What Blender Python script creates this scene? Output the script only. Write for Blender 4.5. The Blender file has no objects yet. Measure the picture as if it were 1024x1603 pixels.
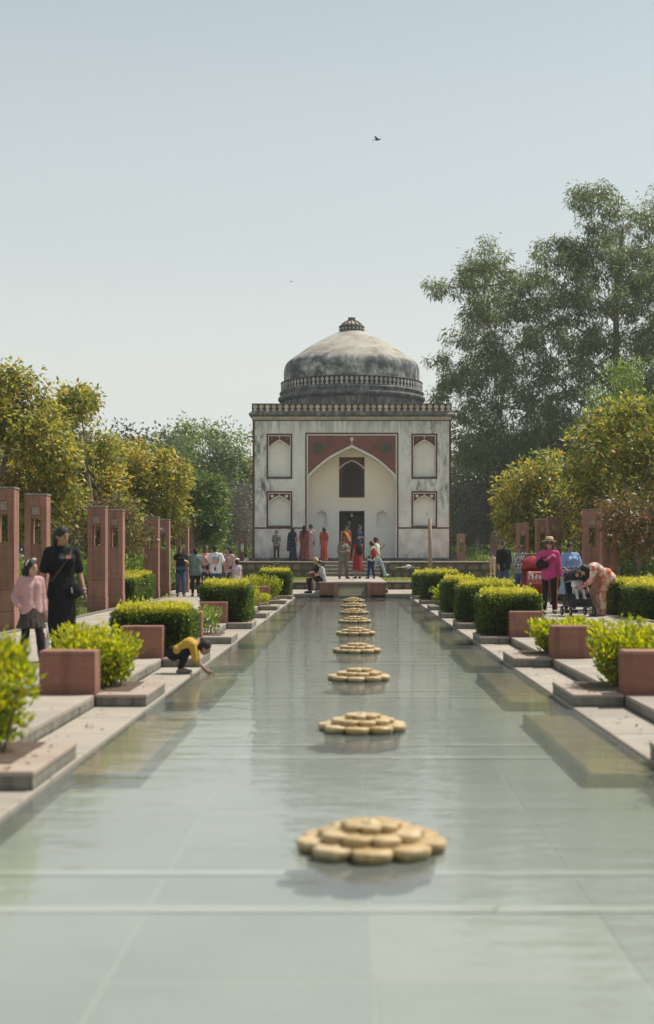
import bpy, bmesh, math, random
import numpy as np
from mathutils import Vector, Matrix, noise as mnoise, geometry as mgeo

S = bpy.context.scene
COL = S.collection
R = math.radians

# ------------------------------------------------------------------ camera, sky, sun, exposure
CAMX, CAMZ, FPX = -0.088, 1.38, 2133.0
cam_d = bpy.data.cameras.new('camera')
cam = bpy.data.objects.new('camera', cam_d); COL.objects.link(cam)
cam.location = (CAMX, 0.0, CAMZ); cam.rotation_euler = (R(90), 0, 0)
cam_d.sensor_fit = 'HORIZONTAL'; cam_d.sensor_width = 24.0; cam_d.lens = 50.0
cam_d.shift_x = -36.0 / 1024; cam_d.shift_y = 69.5 / 1024
cam_d.clip_start = 0.1; cam_d.clip_end = 3000
cam_d.dof.use_dof = True; cam_d.dof.focus_distance = 42.0; cam_d.dof.aperture_fstop = 1.8
S.camera = cam

SUN = Vector((0.44, 0.26, 0.86)).normalized()
world = bpy.data.worlds.new('World'); S.world = world; world.use_nodes = True
wn = world.node_tree.nodes; wl = world.node_tree.links
for n in list(wn): wn.remove(n)
w_out = wn.new('ShaderNodeOutputWorld'); w_bg = wn.new('ShaderNodeBackground')
sky = wn.new('ShaderNodeTexSky'); sky.sky_type = 'NISHITA'; sky.sun_disc = False
sky.sun_elevation = math.asin(SUN.z); sky.sun_rotation = math.atan2(SUN.x, SUN.y)
sky.air_density = 1.0; sky.dust_density = 1.8; sky.ozone_density = 1.4; sky.altitude = 200
w_bg.inputs['Strength'].default_value = 0.15
w_hs = wn.new('ShaderNodeHueSaturation'); w_hs.inputs['Saturation'].default_value = .70; w_hs.inputs['Value'].default_value = .60
w_t = wn.new('ShaderNodeMix'); w_t.data_type = 'RGBA'; w_t.blend_type = 'MULTIPLY'; w_t.inputs[0].default_value = 1; w_t.inputs[7].default_value = (.58, .77, .69, 1)
wl.new(sky.outputs[0], w_t.inputs[6]); wl.new(w_t.outputs[2], w_hs.inputs['Color'])
# pale dust haze that thickens evenly toward the horizon, all the way round
w_tc = wn.new('ShaderNodeTexCoord'); w_sp = wn.new('ShaderNodeSeparateXYZ'); wl.new(w_tc.outputs['Generated'], w_sp.inputs[0])
w_rp = wn.new('ShaderNodeValToRGB'); w_rp.color_ramp.interpolation = 'EASE'
e_ = w_rp.color_ramp.elements
while len(e_) < 5: e_.new(.5)
for k_, (p_, v_) in enumerate(((0, .97), (.12, .86), (.25, .60), (.42, .36), (.85, .22))): e_[k_].position = p_; e_[k_].color = (v_, v_, v_, 1)
wl.new(w_sp.outputs[2], w_rp.inputs[0])
w_mx = wn.new('ShaderNodeMix'); w_mx.data_type = 'RGBA'
wl.new(w_rp.outputs[0], w_mx.inputs[0]); wl.new(w_hs.outputs[0], w_mx.inputs[6]); w_mx.inputs[7].default_value = (2.78, 2.84, 2.68, 1)
wl.new(w_mx.outputs[2], w_bg.inputs[0]); wl.new(w_bg.outputs[0], w_out.inputs[0])

sl = bpy.data.lights.new('sun', 'SUN'); sl.energy = 3.05; sl.angle = R(0.5); sl.color = (1.0, 0.945, 0.86)
so = bpy.data.objects.new('sun', sl); COL.objects.link(so)
so.rotation_euler = SUN.to_track_quat('Z', 'Y').to_euler(); so.location = (20, 10, 60)
S.view_settings.view_transform = 'Standard'; S.view_settings.look = 'None'
S.view_settings.gamma = 1.0; S.view_settings.use_curve_mapping = False
S.view_settings.exposure = 0.90
S.render.engine = 'CYCLES'
S.cycles.use_denoising = True
S.cycles.max_bounces = 7; S.cycles.diffuse_bounces = 3; S.cycles.glossy_bounces = 3
S.cycles.transmission_bounces = 4; S.cycles.transparent_max_bounces = 12
S.cycles.caustics_reflective = False; S.cycles.caustics_refractive = False

def gx(px, Y): return (px - 548.0) * Y / FPX + CAMX
def gz(py, Y): return CAMZ + (871.0 - py) * Y / FPX

# ------------------------------------------------------------------ mesh helpers
class MB:
    def __init__(s): s.v = []; s.f = []; s.m = []
    def add(s, vs, fs, mi=0):
        o = len(s.v); s.v += [tuple(p) for p in vs]
        for f in fs: s.f.append(tuple(i + o for i in f)); s.m.append(mi)
        return s
    def box(s, x0, x1, y0, y1, z0, z1, mi=0):
        vs = [(x0,y0,z0),(x1,y0,z0),(x1,y1,z0),(x0,y1,z0),(x0,y0,z1),(x1,y0,z1),(x1,y1,z1),(x0,y1,z1)]
        return s.add(vs, [(0,3,2,1),(4,5,6,7),(0,1,5,4),(1,2,6,5),(2,3,7,6),(3,0,4,7)], mi)
    def bevbox(s, x0, x1, y0, y1, z0, z1, b=0.01, mi=0):
        vs = []
        for z, i in ((z0, 0), (z1 - b, 0), (z1, b)):
            vs += [(x0+i+b*.0, y0+i, z), (x1-i, y0+i, z), (x1-i, y1-i, z), (x0+i, y1-i, z)]
        fs = [(0,3,2,1), (8,9,10,11)]
        for k in (0, 4):
            for j in range(4): fs.append((k+j, k+(j+1)%4, k+4+(j+1)%4, k+4+j))
        return s.add(vs, fs, mi)
    def tube(s, pts, rad, n=6, mi=0, cap=True):
        pts = [Vector(p) for p in pts]
        if not hasattr(rad, '__len__'): rad = [rad] * len(pts)
        vs = []; fs = []; ref = None
        for i, p in enumerate(pts):
            d = (pts[min(i+1, len(pts)-1)] - pts[max(i-1, 0)])
            if d.length < 1e-9: d = Vector((0,0,1))
            d.normalize()
            if ref is None: ref = d.orthogonal().normalized()
            ref = (ref - d * ref.dot(d))
            if ref.length < 1e-6: ref = d.orthogonal()
            ref.normalize(); b = d.cross(ref)
            for k in range(n):
                a = 2*math.pi*k/n
                vs.append(p + (ref*math.cos(a) + b*math.sin(a)) * rad[i])
        for i in range(len(pts)-1):
            for k in range(n): fs.append((i*n+k, i*n+(k+1)%n, (i+1)*n+(k+1)%n, (i+1)*n+k))
        if cap: fs.append(tuple(reversed(range(n)))); fs.append(tuple(range((len(pts)-1)*n, len(pts)*n)))
        return s.add(vs, fs, mi)
    def lathe(s, prof, n=24, c=(0,0,0), mi=0, sx=1, sy=1, capt=True, capb=True):
        vs = []; fs = []
        for r, z in prof:
            for k in range(n):
                a = 2*math.pi*k/n; vs.append((c[0]+r*sx*math.cos(a), c[1]+r*sy*math.sin(a), c[2]+z))
        for i in range(len(prof)-1):
            for k in range(n): fs.append((i*n+k, i*n+(k+1)%n, (i+1)*n+(k+1)%n, (i+1)*n+k))
        if capb: fs.append(tuple(reversed(range(n))))
        if capt: fs.append(tuple(range((len(prof)-1)*n, len(prof)*n)))
        return s.add(vs, fs, mi)
    def capsule(s, a, b, ra, rb, n=10, h=3):
        a = Vector(a); b = Vector(b); d = b - a
        if d.length < 1e-5: d = Vector((0,0,1e-4))
        L = d.length; d.normalize(); e = d.orthogonal().normalized(); g = d.cross(e)
        prof = []
        for i in range(h+1):
            t = -math.pi/2 + (math.pi/2)*i/h; prof.append((ra*math.cos(t), ra*math.sin(t)))
        for i in range(h+1):
            t = (math.pi/2)*i/h; prof.append((rb*math.cos(t), L + rb*math.sin(t)))
        vs = []
        for r, z in prof:
            r = max(r, 1e-4)
            for k in range(n):
                q = 2*math.pi*k/n; vs.append(a + d*z + (e*math.cos(q) + g*math.sin(q))*r)
        fs = []
        for i in range(len(prof)-1):
            for k in range(n): fs.append((i*n+k, i*n+(k+1)%n, (i+1)*n+(k+1)%n, (i+1)*n+k))
        fs.append(tuple(reversed(range(n)))); fs.append(tuple(range((len(prof)-1)*n, len(prof)*n)))
        return s.add(vs, fs)
    def ellip(s, c, rx, ry, rz, M=None, n=14, h=8, mi=0):
        vs = []; fs = []; c = Vector(c)
        for i in range(h+1):
            t = -math.pi/2 + math.pi*i/h
            for k in range(n):
                q = 2*math.pi*k/n
                v = Vector((rx*max(math.cos(t),1e-3)*math.cos(q), ry*max(math.cos(t),1e-3)*math.sin(q), rz*math.sin(t)))
                if M is not None: v = M @ v
                vs.append(c + v)
        for i in range(h):
            for k in range(n): fs.append((i*n+k, i*n+(k+1)%n, (i+1)*n+(k+1)%n, (i+1)*n+k))
        fs.append(tuple(reversed(range(n)))); fs.append(tuple(range(h*n, (h+1)*n)))
        return s.add(vs, fs, mi)
    def mesh(s, name, mats, smooth=False):
        me = bpy.data.meshes.new(name); me.from_pydata(s.v, [], s.f)
        for m in (mats if isinstance(mats, (list, tuple)) else [mats]): me.materials.append(m)
        if s.m and max(s.m) > 0: me.polygons.foreach_set('material_index', s.m)
        if smooth: me.polygons.foreach_set('use_smooth', [True]*len(me.polygons))
        me.update(); return me
    def build(s, name, mats, parent=None, smooth=False, loc=None, rz=None):
        return link(name, s.mesh(name, mats, smooth), parent, loc, rz)

def link(name, me, parent=None, loc=None, rz=None):
    o = bpy.data.objects.new(name, me); COL.objects.link(o)
    if parent is not None: o.parent = parent
    if loc is not None: o.location = loc
    if rz is not None: o.rotation_euler = (0, 0, rz)
    return o

def tag(o, label=None, cat=None, group=None, kind=None):
    if label: o['label'] = label
    if cat: o['category'] = cat
    if group: o['group'] = group
    if kind: o['kind'] = kind
    return o

def thing(name, label, cat, loc=(0,0,0), rz=0, group=None):
    o = bpy.data.objects.new(name, None); COL.objects.link(o)
    o.location = loc; o.rotation_euler = (0, 0, rz); o.empty_display_size = .2
    return tag(o, label, cat, group)

def copy_tree(o, parent=None):
    c = o.copy(); COL.objects.link(c); c.parent = parent
    for ch in o.children: copy_tree(ch, c)
    return c

def structure(name):
    o = bpy.data.objects.new(name, None); COL.objects.link(o); o['kind'] = 'structure'
    return o

# ------------------------------------------------------------------ materials
class NT:
    def __init__(s, name):
        s.m = bpy.data.materials.new(name); s.m.use_nodes = True
        s.t = s.m.node_tree; s.n = s.t.nodes; s.l = s.t.links
        for x in list(s.n): s.n.remove(x)
        s.out = s.n.new('ShaderNodeOutputMaterial')
    def node(s, typ, **kw):
        x = s.n.new(typ)
        for k, v in kw.items(): setattr(x, k, v)
        return x
    def set(s, node, **kw):
        for k, v in kw.items():
            key = k.replace('_', ' ')
            node.inputs[key].default_value = v
        return node
    def pos(s):
        if not hasattr(s, '_p'): s._p = s.node('ShaderNodeNewGeometry').outputs['Position']
        return s._p
    def mapped(s, scale=(1,1,1), src=None):
        m = s.node('ShaderNodeMapping'); m.inputs['Scale'].default_value = scale
        s.l.new(src or s.pos(), m.inputs['Vector']); return m.outputs[0]
    def noise(s, scale, detail=4, rough=.55, vec=None, dist=0):
        x = s.node('ShaderNodeTexNoise'); x.inputs['Scale'].default_value = scale
        x.inputs['Detail'].default_value = detail; x.inputs['Roughness'].default_value = rough
        x.inputs['Distortion'].default_value = dist
        s.l.new(vec or s.pos(), x.inputs['Vector']); return x.outputs['Fac']
    def ramp(s, fac, stops, interp='LINEAR'):
        x = s.node('ShaderNodeValToRGB'); x.color_ramp.interpolation = interp
        e = x.color_ramp.elements
        while len(e) < len(stops): e.new(.5)
        for i, (p, c) in enumerate(stops):
            e[i].position = p
            c = c if hasattr(c, '__len__') else (c, c, c)
            e[i].color = (c[0], c[1], c[2], 1)
        s.l.new(fac, x.inputs['Fac']); return x.outputs['Color']
    def mix(s, fac, a, b, mode='MIX'):
        x = s.node('ShaderNodeMix'); x.data_type = 'RGBA'; x.blend_type = mode
        for v, i in ((fac, 0), (a, 6), (b, 7)):
            if isinstance(v, bpy.types.NodeSocket): s.l.new(v, x.inputs[i])
            elif hasattr(v, '__len__'): x.inputs[i].default_value = (v[0], v[1], v[2], 1)
            else: x.inputs[i].default_value = v
        return x.outputs[2]
    def math(s, op, a, b=0.0, clamp=False):
        x = s.node('ShaderNodeMath'); x.operation = op; x.use_clamp = clamp
        for v, i in ((a, 0), (b, 1)):
            if isinstance(v, bpy.types.NodeSocket): s.l.new(v, x.inputs[i])
            else: x.inputs[i].default_value = v
        return x.outputs[0]
    def sep(s, vec=None):
        x = s.node('ShaderNodeSeparateXYZ'); s.l.new(vec or s.pos(), x.inputs[0]); return x.outputs
    def objrand(s): return s.node('ShaderNodeObjectInfo').outputs['Random']
    def bump(s, h, strength=.3, dist=.02):
        b = s.node('ShaderNodeBump'); b.inputs['Strength'].default_value = strength; b.inputs['Distance'].default_value = dist
        s.l.new(h, b.inputs['Height']); return b.outputs[0]
    def principled(s, color, rough=.8, spec=.3, normal=None, **kw):
        p = s.node('ShaderNodeBsdfPrincipled')
        if isinstance(color, bpy.types.NodeSocket): s.l.new(color, p.inputs['Base Color'])
        else: p.inputs['Base Color'].default_value = (*color[:3], 1)
        if isinstance(rough, bpy.types.NodeSocket): s.l.new(rough, p.inputs['Roughness'])
        else: p.inputs['Roughness'].default_value = rough
        p.inputs['Specular IOR Level'].default_value = spec
        if normal is not None: s.l.new(normal, p.inputs['Normal'])
        for k, v in kw.items(): p.inputs[k.replace('_', ' ')].default_value = v
        s.l.new(p.outputs[0], s.out.inputs['Surface']); return p

def c3(c, k): return (c[0]*k, c[1]*k, c[2]*k)

def stone(name, col, var=.16, rough=.82, scale=3.0, stain=(.12,.11,.09), stain_amt=.35, bump=.25, per=.22, grain=60):
    t = NT(name)
    f = t.noise(scale, 6, .6)
    c = t.ramp(f, [(.3, c3(col, 1-var)), (.7, c3(col, 1+var))])
    g = t.noise(grain, 3, .7)
    c = t.mix(.30, c, t.ramp(g, [(.35, c3(col, .72)), (.65, c3(col, 1.25))]))
    rnd = t.objrand()
    c = t.mix(per, c, t.ramp(rnd, [(0, c3(col, .62)), (.5, col), (1, c3((col[0]*1.02, col[1], col[2]*.95), 1.32))]))
    st = t.ramp(t.noise(scale*.45, 5, .65), [(.52, 0), (.72, 1)])
    c = t.mix(t.math('MULTIPLY', st, stain_amt), c, stain)
    h = t.math('ADD', t.noise(grain*.5, 4, .6), t.math('MULTIPLY', f, .6))
    t.principled(c, rough, .3, t.bump(h, bump, .01)); return t.m

def plain(name, col, rough=.7, spec=.3, var=.12, scale=14, sheen=0, metallic=0.0):
    t = NT(name)
    tc = t.node('ShaderNodeTexCoord').outputs['Object']
    f = t.noise(scale, 4, .6, vec=tc)
    c = t.ramp(f, [(.3, c3(col, 1-var)), (.7, c3(col, 1+var))])
    fold = t.math('ADD', t.noise(scale*2.2, 3, .6, vec=tc), t.math('MULTIPLY', t.noise(5.5, 2, .5, vec=t.mapped((1.6,1.6,.55), tc), dist=.8), 2.2))
    p = t.principled(c, rough, spec, t.bump(fold, .5, .022))
    p.inputs['Metallic'].default_value = metallic
    return t.m

def leafmat(name, stops, trans=.42, rough=.42, spec=.35):
    t = NT(name)
    a = t.node('ShaderNodeAttribute'); a.attribute_name = 'tint'
    c = t.ramp(a.outputs['Fac'], stops)
    p = t.principled(c, rough, spec)
    tr = t.node('ShaderNodeBsdfTranslucent')
    hs = t.node('ShaderNodeHueSaturation'); hs.inputs['Saturation'].default_value = 1.12; hs.inputs['Value'].default_value = 1.5
    t.l.new(c, hs.inputs['Color']); t.l.new(hs.outputs[0], tr.inputs['Color'])
    mx = t.node('ShaderNodeMixShader'); mx.inputs[0].default_value = trans
    t.l.new(p.outputs[0], mx.inputs[1]); t.l.new(tr.outputs[0], mx.inputs[2])
    t.l.new(mx.outputs[0], t.out.inputs['Surface'])
    return t.m

M = {}
M['paving'] = stone('paving_sandstone', (.325,.28,.232), .16, .8, 2.2, (.17,.145,.12), .45)
M['coping'] = stone('coping_sandstone', (.32,.278,.23), .16, .75, 2.6, (.20,.18,.14), .4)
M['cap'] = stone('block_cap_sandstone', (.325,.26,.212), .16, .8, 3, (.17,.13,.10), .45)
def wet_riser():
    t = NT('grey_riser_stone'); s_ = t.sep()
    col = (.22,.21,.18)
    c = t.ramp(t.noise(5, 6, .6), [(.3, c3(col,.75)), (.7, c3(col,1.25))])
    c = t.mix(.3, c, t.ramp(t.noise(60, 3, .7), [(.35, c3(col,.7)), (.65, c3(col,1.25))]))
    c = t.mix(.35, c, t.ramp(t.objrand(), [(0, c3(col,.55)), (1, c3((.24,.21,.17),1.3))]))
    st = t.ramp(t.noise(1, 4, .6, vec=t.mapped((14,14,1.5))), [(.45,0),(.68,.75)])
    c = t.mix(st, c, (.075,.08,.06))
    al = t.ramp(t.math('ADD', s_[2], t.math('MULTIPLY', t.noise(7, 4, .6), .07)), [(.035, 1), (.085, 0)])
    c = t.mix(t.math('MULTIPLY', al, .8), c, (.045,.052,.028))
    t.principled(c, .85, .3, t.bump(t.noise(30, 4, .6), .3, .01)); return t.m
M['riser'] = wet_riser()
def red_stone(name, col, k=1.0):
    t = NT(name); s_ = t.sep(); tc = t.node('ShaderNodeTexCoord').outputs['Object']
    bed = t.noise(1, 5, .65, vec=t.mapped((1.6, 1.6, 13), t.pos()), dist=.5)
    c = t.ramp(bed, [(.3, c3(col, .80)), (.52, col), (.72, c3((col[0]*1.05, col[1]*1.15, col[2]*1.2), 1.22))])
    c = t.mix(.30, c, t.ramp(t.noise(70, 3, .7), [(.35, c3(col, .65)), (.65, c3(col, 1.35))]))
    c = t.mix(.30, c, t.ramp(t.objrand(), [(0, c3(col, .62)), (.5, col), (1, c3((col[0], col[1]*1.08, col[2]*1.1), 1.35))]))
    pale = t.ramp(t.noise(6, 6, .72), [(.60, 0), (.74, .5)]); c = t.mix(pale, c, (.42,.30,.24))
    drip = t.ramp(t.noise(1, 4, .6, vec=t.mapped((9, 9, .8))), [(.50, 0), (.72, .65)]); c = t.mix(drip, c, c3(col, .42))
    damp = t.ramp(t.math('ADD', s_[2], t.math('MULTIPLY', t.noise(5, 4, .6), .22)), [(.16, .65), (.36, 0)]); c = t.mix(damp, c, c3(col, .45))
    h = t.math('ADD', t.noise(28, 5, .65), t.math('MULTIPLY', bed, .8))
    t.principled(c, .85, .25, t.bump(h, .45, .012)); return t.m
M['redslab'] = red_stone('red_sandstone', (.25,.118,.082))
M['pillar'] = red_stone('pillar_sandstone', (.30,.150,.112))
M['grid'] = stone('carved_pale_stone', (.44,.34,.28), .12, .8, 12, (.25,.18,.14), .3)
M['soil'] = stone('soil', (.10,.07,.05), .3, .95, 9, (.04,.03,.02), .4)
M['floor'] = stone('pool_floor_stone', (.36,.375,.355), .12, .7, 1.4, (.27,.29,.24), .5, per=.14)
M['ledge'] = stone('submerged_sandstone', (.25,.175,.095), .22, .8, 2.5, (.13,.12,.05), .6)
M['joint'] = stone('pale_joint_mortar', (.45,.465,.42), .1, .8, 5, (.35,.36,.32), .3)
M['marble'] = stone('white_marble_strip', (.60,.61,.57), .10, .6, 4, (.45,.46,.42), .6)
def honey_stone():
    t = NT('honey_marble'); s_ = t.sep(); col = (.46,.325,.155)
    c = t.ramp(t.noise(8, 6, .65), [(.3, c3(col, .72)), (.52, col), (.72, (.58,.45,.26))])
    c = t.mix(.3, c, t.ramp(t.noise(60, 3, .7), [(.35, c3(col,.65)), (.65, c3(col,1.3))]))
    c = t.mix(.45, c, t.ramp(t.objrand(), [(0, (.36,.24,.12)), (.5, col), (1, (.62,.50,.33))]))
    lime = t.ramp(t.noise(13, 6, .7), [(.58, 0), (.74, .4)]); c = t.mix(lime, c, (.62,.53,.38))
    st = t.ramp(t.noise(1, 4, .6, vec=t.mapped((26, 26, 4))), [(.48, 0), (.68, .6)]); c = t.mix(st, c, (.24,.17,.08))
    al = t.ramp(t.math('ADD', s_[2], t.math('MULTIPLY', t.noise(22, 4, .6), .035)), [(.030, .92), (.058, 0)]); c = t.mix(al, c, (.085,.08,.025))
    r = t.ramp(t.noise(9, 3, .6), [(.35, .30), (.65, .62)])
    t.principled(c, r, .4, t.bump(t.noise(45, 5, .65), .35, .006)); return t.m
M['honey'] = honey_stone()
M['honey_moss_gapshade'] = stone('mossy_and_gap_shade_marble', (.13,.12,.045), .2, .3, 9, (.07,.07,.025), .6, bump=.12, grain=30)
M['rubble'] = stone('rubble_stone', (.175,.145,.11), .25, .9, 4, (.06,.05,.04), .7, bump=.5, per=.55)
M['mortar'] = stone('lime_mortar', (.10,.088,.07), .2, .95, 6, (.08,.07,.05), .5)
M['bark'] = stone('bark', (.20,.15,.11), .3, .95, 9, (.07,.05,.04), .5, bump=.6)
M['palebark'] = stone('pale_bark', (.30,.26,.22), .3, .9, 5, (.12,.09,.07), .5, bump=.5)
M['wood'] = stone('weathered_wood', (.30,.23,.17), .2, .9, 7, (.12,.09,.07), .5)
M['concrete'] = stone('concrete', (.42,.40,.36), .12, .9, 6, (.2,.19,.17), .4)
M['metal'] = plain('grey_metal', (.30,.30,.30), .45, .5, metallic=.6)

def water():
    t = NT('pool_water')
    n1 = t.noise(2.2, 3, .55, vec=t.mapped((.8, 1.5, 1)))
    n2 = t.noise(9.0, 3, .5, vec=t.mapped((.75, 1.35, 1)))
    patch = t.ramp(t.noise(.55, 2, .5, vec=t.mapped((.6, .28, 1))), [(.35, .3), (.65, 1.0)])
    h = t.math('ADD', t.math('MULTIPLY', n1, .9), t.math('MULTIPLY', n2, .34))
    h = t.math('MULTIPLY', h, patch)
    nrm = t.bump(h, .8, .014)
    fr = t.node('ShaderNodeFresnel'); fr.inputs['IOR'].default_value = 1.42; t.l.new(nrm, fr.inputs['Normal'])
    gl = t.node('ShaderNodeBsdfGlossy'); gl.inputs['Roughness'].default_value = .045; t.l.new(nrm, gl.inputs['Normal'])
    tr = t.node('ShaderNodeBsdfTransparent'); tr.inputs['Color'].default_value = (.90, .93, .88, 1)
    # fine silt in the water scatters some of the light
    si = t.node('ShaderNodeBsdfDiffuse'); t.l.new(t.ramp(t.noise(.5, 4, .6), [(.3, (.34,.37,.345)), (.7, (.42,.45,.43))]), si.inputs['Color'])
    sm = t.node('ShaderNodeMixShader'); sm.inputs[0].default_value = .28
    t.l.new(tr.outputs[0], sm.inputs[1]); t.l.new(si.outputs[0], sm.inputs[2])
    mx = t.node('ShaderNodeMixShader'); t.l.new(fr.outputs[0], mx.inputs[0])
    t.l.new(sm.outputs[0], mx.inputs[1]); t.l.new(gl.outputs[0], mx.inputs[2])
    t.l.new(mx.outputs[0], t.out.inputs['Surface']); return t.m
M['water'] = water()

def grassmat():
    t = NT('lawn_grass')
    c = t.ramp(t.noise(1.2, 6, .7), [(.3, (.055,.075,.022)), (.55, (.10,.125,.032)), (.75, (.18,.17,.06))])
    c = t.mix(.4, c, t.ramp(t.noise(45, 3, .7), [(.3, (.05,.07,.02)), (.7, (.17,.19,.05))]))
    t.principled(c, .95, .1, t.bump(t.noise(60, 3), .6, .03)); return t.m
M['grass'] = grassmat()
# ------------------------------------------------------------------ ground, pool, kerbs, paths
rnd = random.Random(5)
PW = 1.92          # half width of the pool
PEND = 45.6        # far end of the pool
ZC, ZP = 0.02, 0.13  # coping and path levels
UNIT = 4.4
BLOCKS = [7.9 + UNIT*i for i in range(9)]   # near face of each projecting step block

# the ground sheet, left open where the pool basin is sunk into it
g = MB()
def sheet(x0,x1,y0,y1,z): g.add([(x0,y0,z),(x1,y0,z),(x1,y1,z),(x0,y1,z)], [(0,1,2,3)])
sheet(-900,-2.9,-60,47,.06); sheet(2.9,900,-60,47,.06); sheet(-900,900,47,1500,.06); sheet(-2.9,2.9,-60,-4,.06)
lawn = g.build('lawn', M['grass']); tag(lawn, kind='structure')

# pool basin
M['gap_shadow'] = stone('gap_shadow_strip', (.05,.052,.03), .3, .8, 6, (.03,.03,.02), .5)  # near-black colour for strips that paint the gap shadow along the ledges
pool = structure('pool_floor')
b = MB(); b.box(-2.15, 2.15, -4, PEND+.6, -.40, -.1368)
base = b.build('mortar_bed', M['joint'], pool)
fl = MB().bevbox(-.475, .475, -.543, .543, -.03, 0, .003).mesh('floor_slab', M['floor'])
n = 0
for j in range(43):
    for i in range(4):
        y = -1.2 + j*1.1
        if y > PEND: continue
        o = link('floor_slab', fl, pool, ((i-1.5)*.96, y, -.135 + rnd.uniform(-.002,.002)))
for k in range(9):
    yc = 6.45 + UNIT*k
    for dy in (0.05, -.62):
        b = MB(); b.box(-PW, PW, yc+dy-.05, yc+dy+.05, -.15, -.128); b.build('marble_strip', M['marble'], pool)
for s in (-1, 1):
    for yb in BLOCKS[:-1]:
        b = MB(); b.bevbox(min(s*(PW-.42), s*(PW+.06)), max(s*(PW-.42), s*(PW+.06)), yb+1.05, yb+UNIT-.05, -.15, -.05, .012)
        lg = b.build('submerged_ledge', M['ledge'], pool)
        b = MB(); xe = s*(PW-.425); b.box(min(xe, xe-s*.03), max(xe, xe-s*.03), yb+1.02, yb+UNIT-.05, -.15, -.046); b.box(min(xe, s*PW), max(xe, s*PW), yb+1.015, yb+1.048, -.15, -.046); b.build('gap_shadow_strip', M['gap_shadow'], lg)
    b = MB(); b.box(min(s*PW, s*(PW+.3)), max(s*PW, s*(PW+.3)), -4, PEND, -.40, -.022); b.build('basin_wall', M['riser'], pool)
b = MB(); b.box(-2.2, 2.2, PEND, PEND+.3, -.40, .085); b.build('basin_wall', M['riser'], pool)
w = MB()
nx, ny = 2, 2
w.add([(-PW-.02,-4,0),(PW+.02,-4,0),(PW+.02,PEND+.02,0),(-PW-.02,PEND+.02,0)], [(0,1,2,3)])
wo = w.build('pool_water', M['water']); tag(wo, kind='structure')

# coping, riser stones, step blocks and paving of both sides
cop_l = 1.04
for s, nm in ((-1, 'pool_kerb'), (1, 'pool_kerb')):
    kerb = structure(nm)
    path = structure('path')
    def sx(u0, u1): return (min(s*(PW+u0), s*(PW+u1)), max(s*(PW+u0), s*(PW+u1)))
    x0, x1 = sx(0, .478)
    hx = (x1-x0)/2
    cme = MB().bevbox(-hx, hx, -cop_l/2+.006, cop_l/2-.006, -.042, 0, .008).mesh('coping_slab', M['coping'])
    y = -1.0
    while y < PEND - .3:
        link('coping_slab', cme, kerb, ((x0+x1)/2, y+cop_l/2, ZC + rnd.uniform(-.002,.002))); y += cop_l
    b = MB(); b.box(*sx(.012, .60), -1.0, PEND, -.3, -.024); b.build('kerb_bed', M['mortar'], kerb)
    # stones of the low riser
    rx0, rx1 = sx(.482, .56)
    rme = MB().bevbox(-(rx1-rx0)/2, (rx1-rx0)/2, -.27, .27, 0, .072, .005).mesh('riser_stone', M['riser'])
    y = -1.0
    while y < PEND-.3:
        link('riser_stone', rme, kerb, ((rx0+rx1)/2 + rnd.uniform(-.003,.003), y+.275, .021)); y += .55
    # paving in three columns
    cols = [(.476, 1.50), (1.50, 2.60), (2.60, 3.70)]
    for (u0, u1) in cols:
        px0, px1 = sx(u0+.004, u1-.004); hw = (px1-px0)/2
        pme = MB().bevbox(-hw, hw, -.596, .596, -.035, 0, .005).mesh('paving_slab', M['paving'])
        y = -1.0
        while y < PEND:
            link('paving_slab', pme, path, ((px0+px1)/2, y+.6, ZP + rnd.uniform(-.0025,.0025))); y += 1.2
    b = MB(); b.box(*sx(.57, 3.71), -1.0, PEND+.0, -.3, ZP-.038); b.build('path_bed', M['mortar'], path)
    b = MB(); b.bevbox(*sx(3.712, 3.80), -1.0, PEND, -.1, ZP+.03, .008); b.build('edging_strip', M['riser'], path)
    # projecting step blocks
    bx0, bx1 = sx(.004, .466); hb = (bx1-bx0)/2
    bme = MB().box(-hb+.006, hb-.006, .008, 1.26, .0, .085).mesh('step_block', M['riser'])
    kme = MB().bevbox(-hb, hb, 0, 1.27, .0855, .115, .006).mesh('step_cap', M['cap'])
    for yb in BLOCKS[:]:
        st = link('step_block', bme, kerb, ((bx0+bx1)/2, yb, ZC-.001))
        link('step_cap', kme, st)
        so0, so1 = sx(.20, 1.10)
        sp = MB(); sp.add([(so0,yb+.27,.1395),(so1,yb+.27,.1395),(so1,yb+1.22,.1395),(so0,yb+1.22,.1395)], [(0,1,2,3)])
        sp.build('soil', M['soil'], kerb)

# level terrace beyond the pool, laid in slabs
ter = structure('terrace_paving')
b = MB(); b.box(-6.6, 6.6, PEND+.305, 51.5, -.2, ZP-.04); b.build('terrace_bed', M['mortar'], ter)
pme = MB().bevbox(-.596, .596, -.596, .596, -.035, 0, .005).mesh('paving_slab', M['paving'])
for i in range(11):
    for j in range(5):
        x = -6 + 1.2*i; y = PEND + .31 + .6 + 1.2*j
        if y > 51.5: continue
        if abs(x) < .8 : continue
        link('paving_slab', pme, ter, (x, y, ZP + rnd.uniform(-.0025,.0025)))
b = MB()
b.bevbox(-6.6,-1.13,PEND,PEND+.303,.087,ZP+.002,.006)
b.build('edge_slab', M['paving'], ter); b = MB(); b.bevbox(1.13,6.6,PEND,PEND+.303,.087,ZP+.002,.006); b.build('edge_slab', M['paving'], ter)

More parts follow.
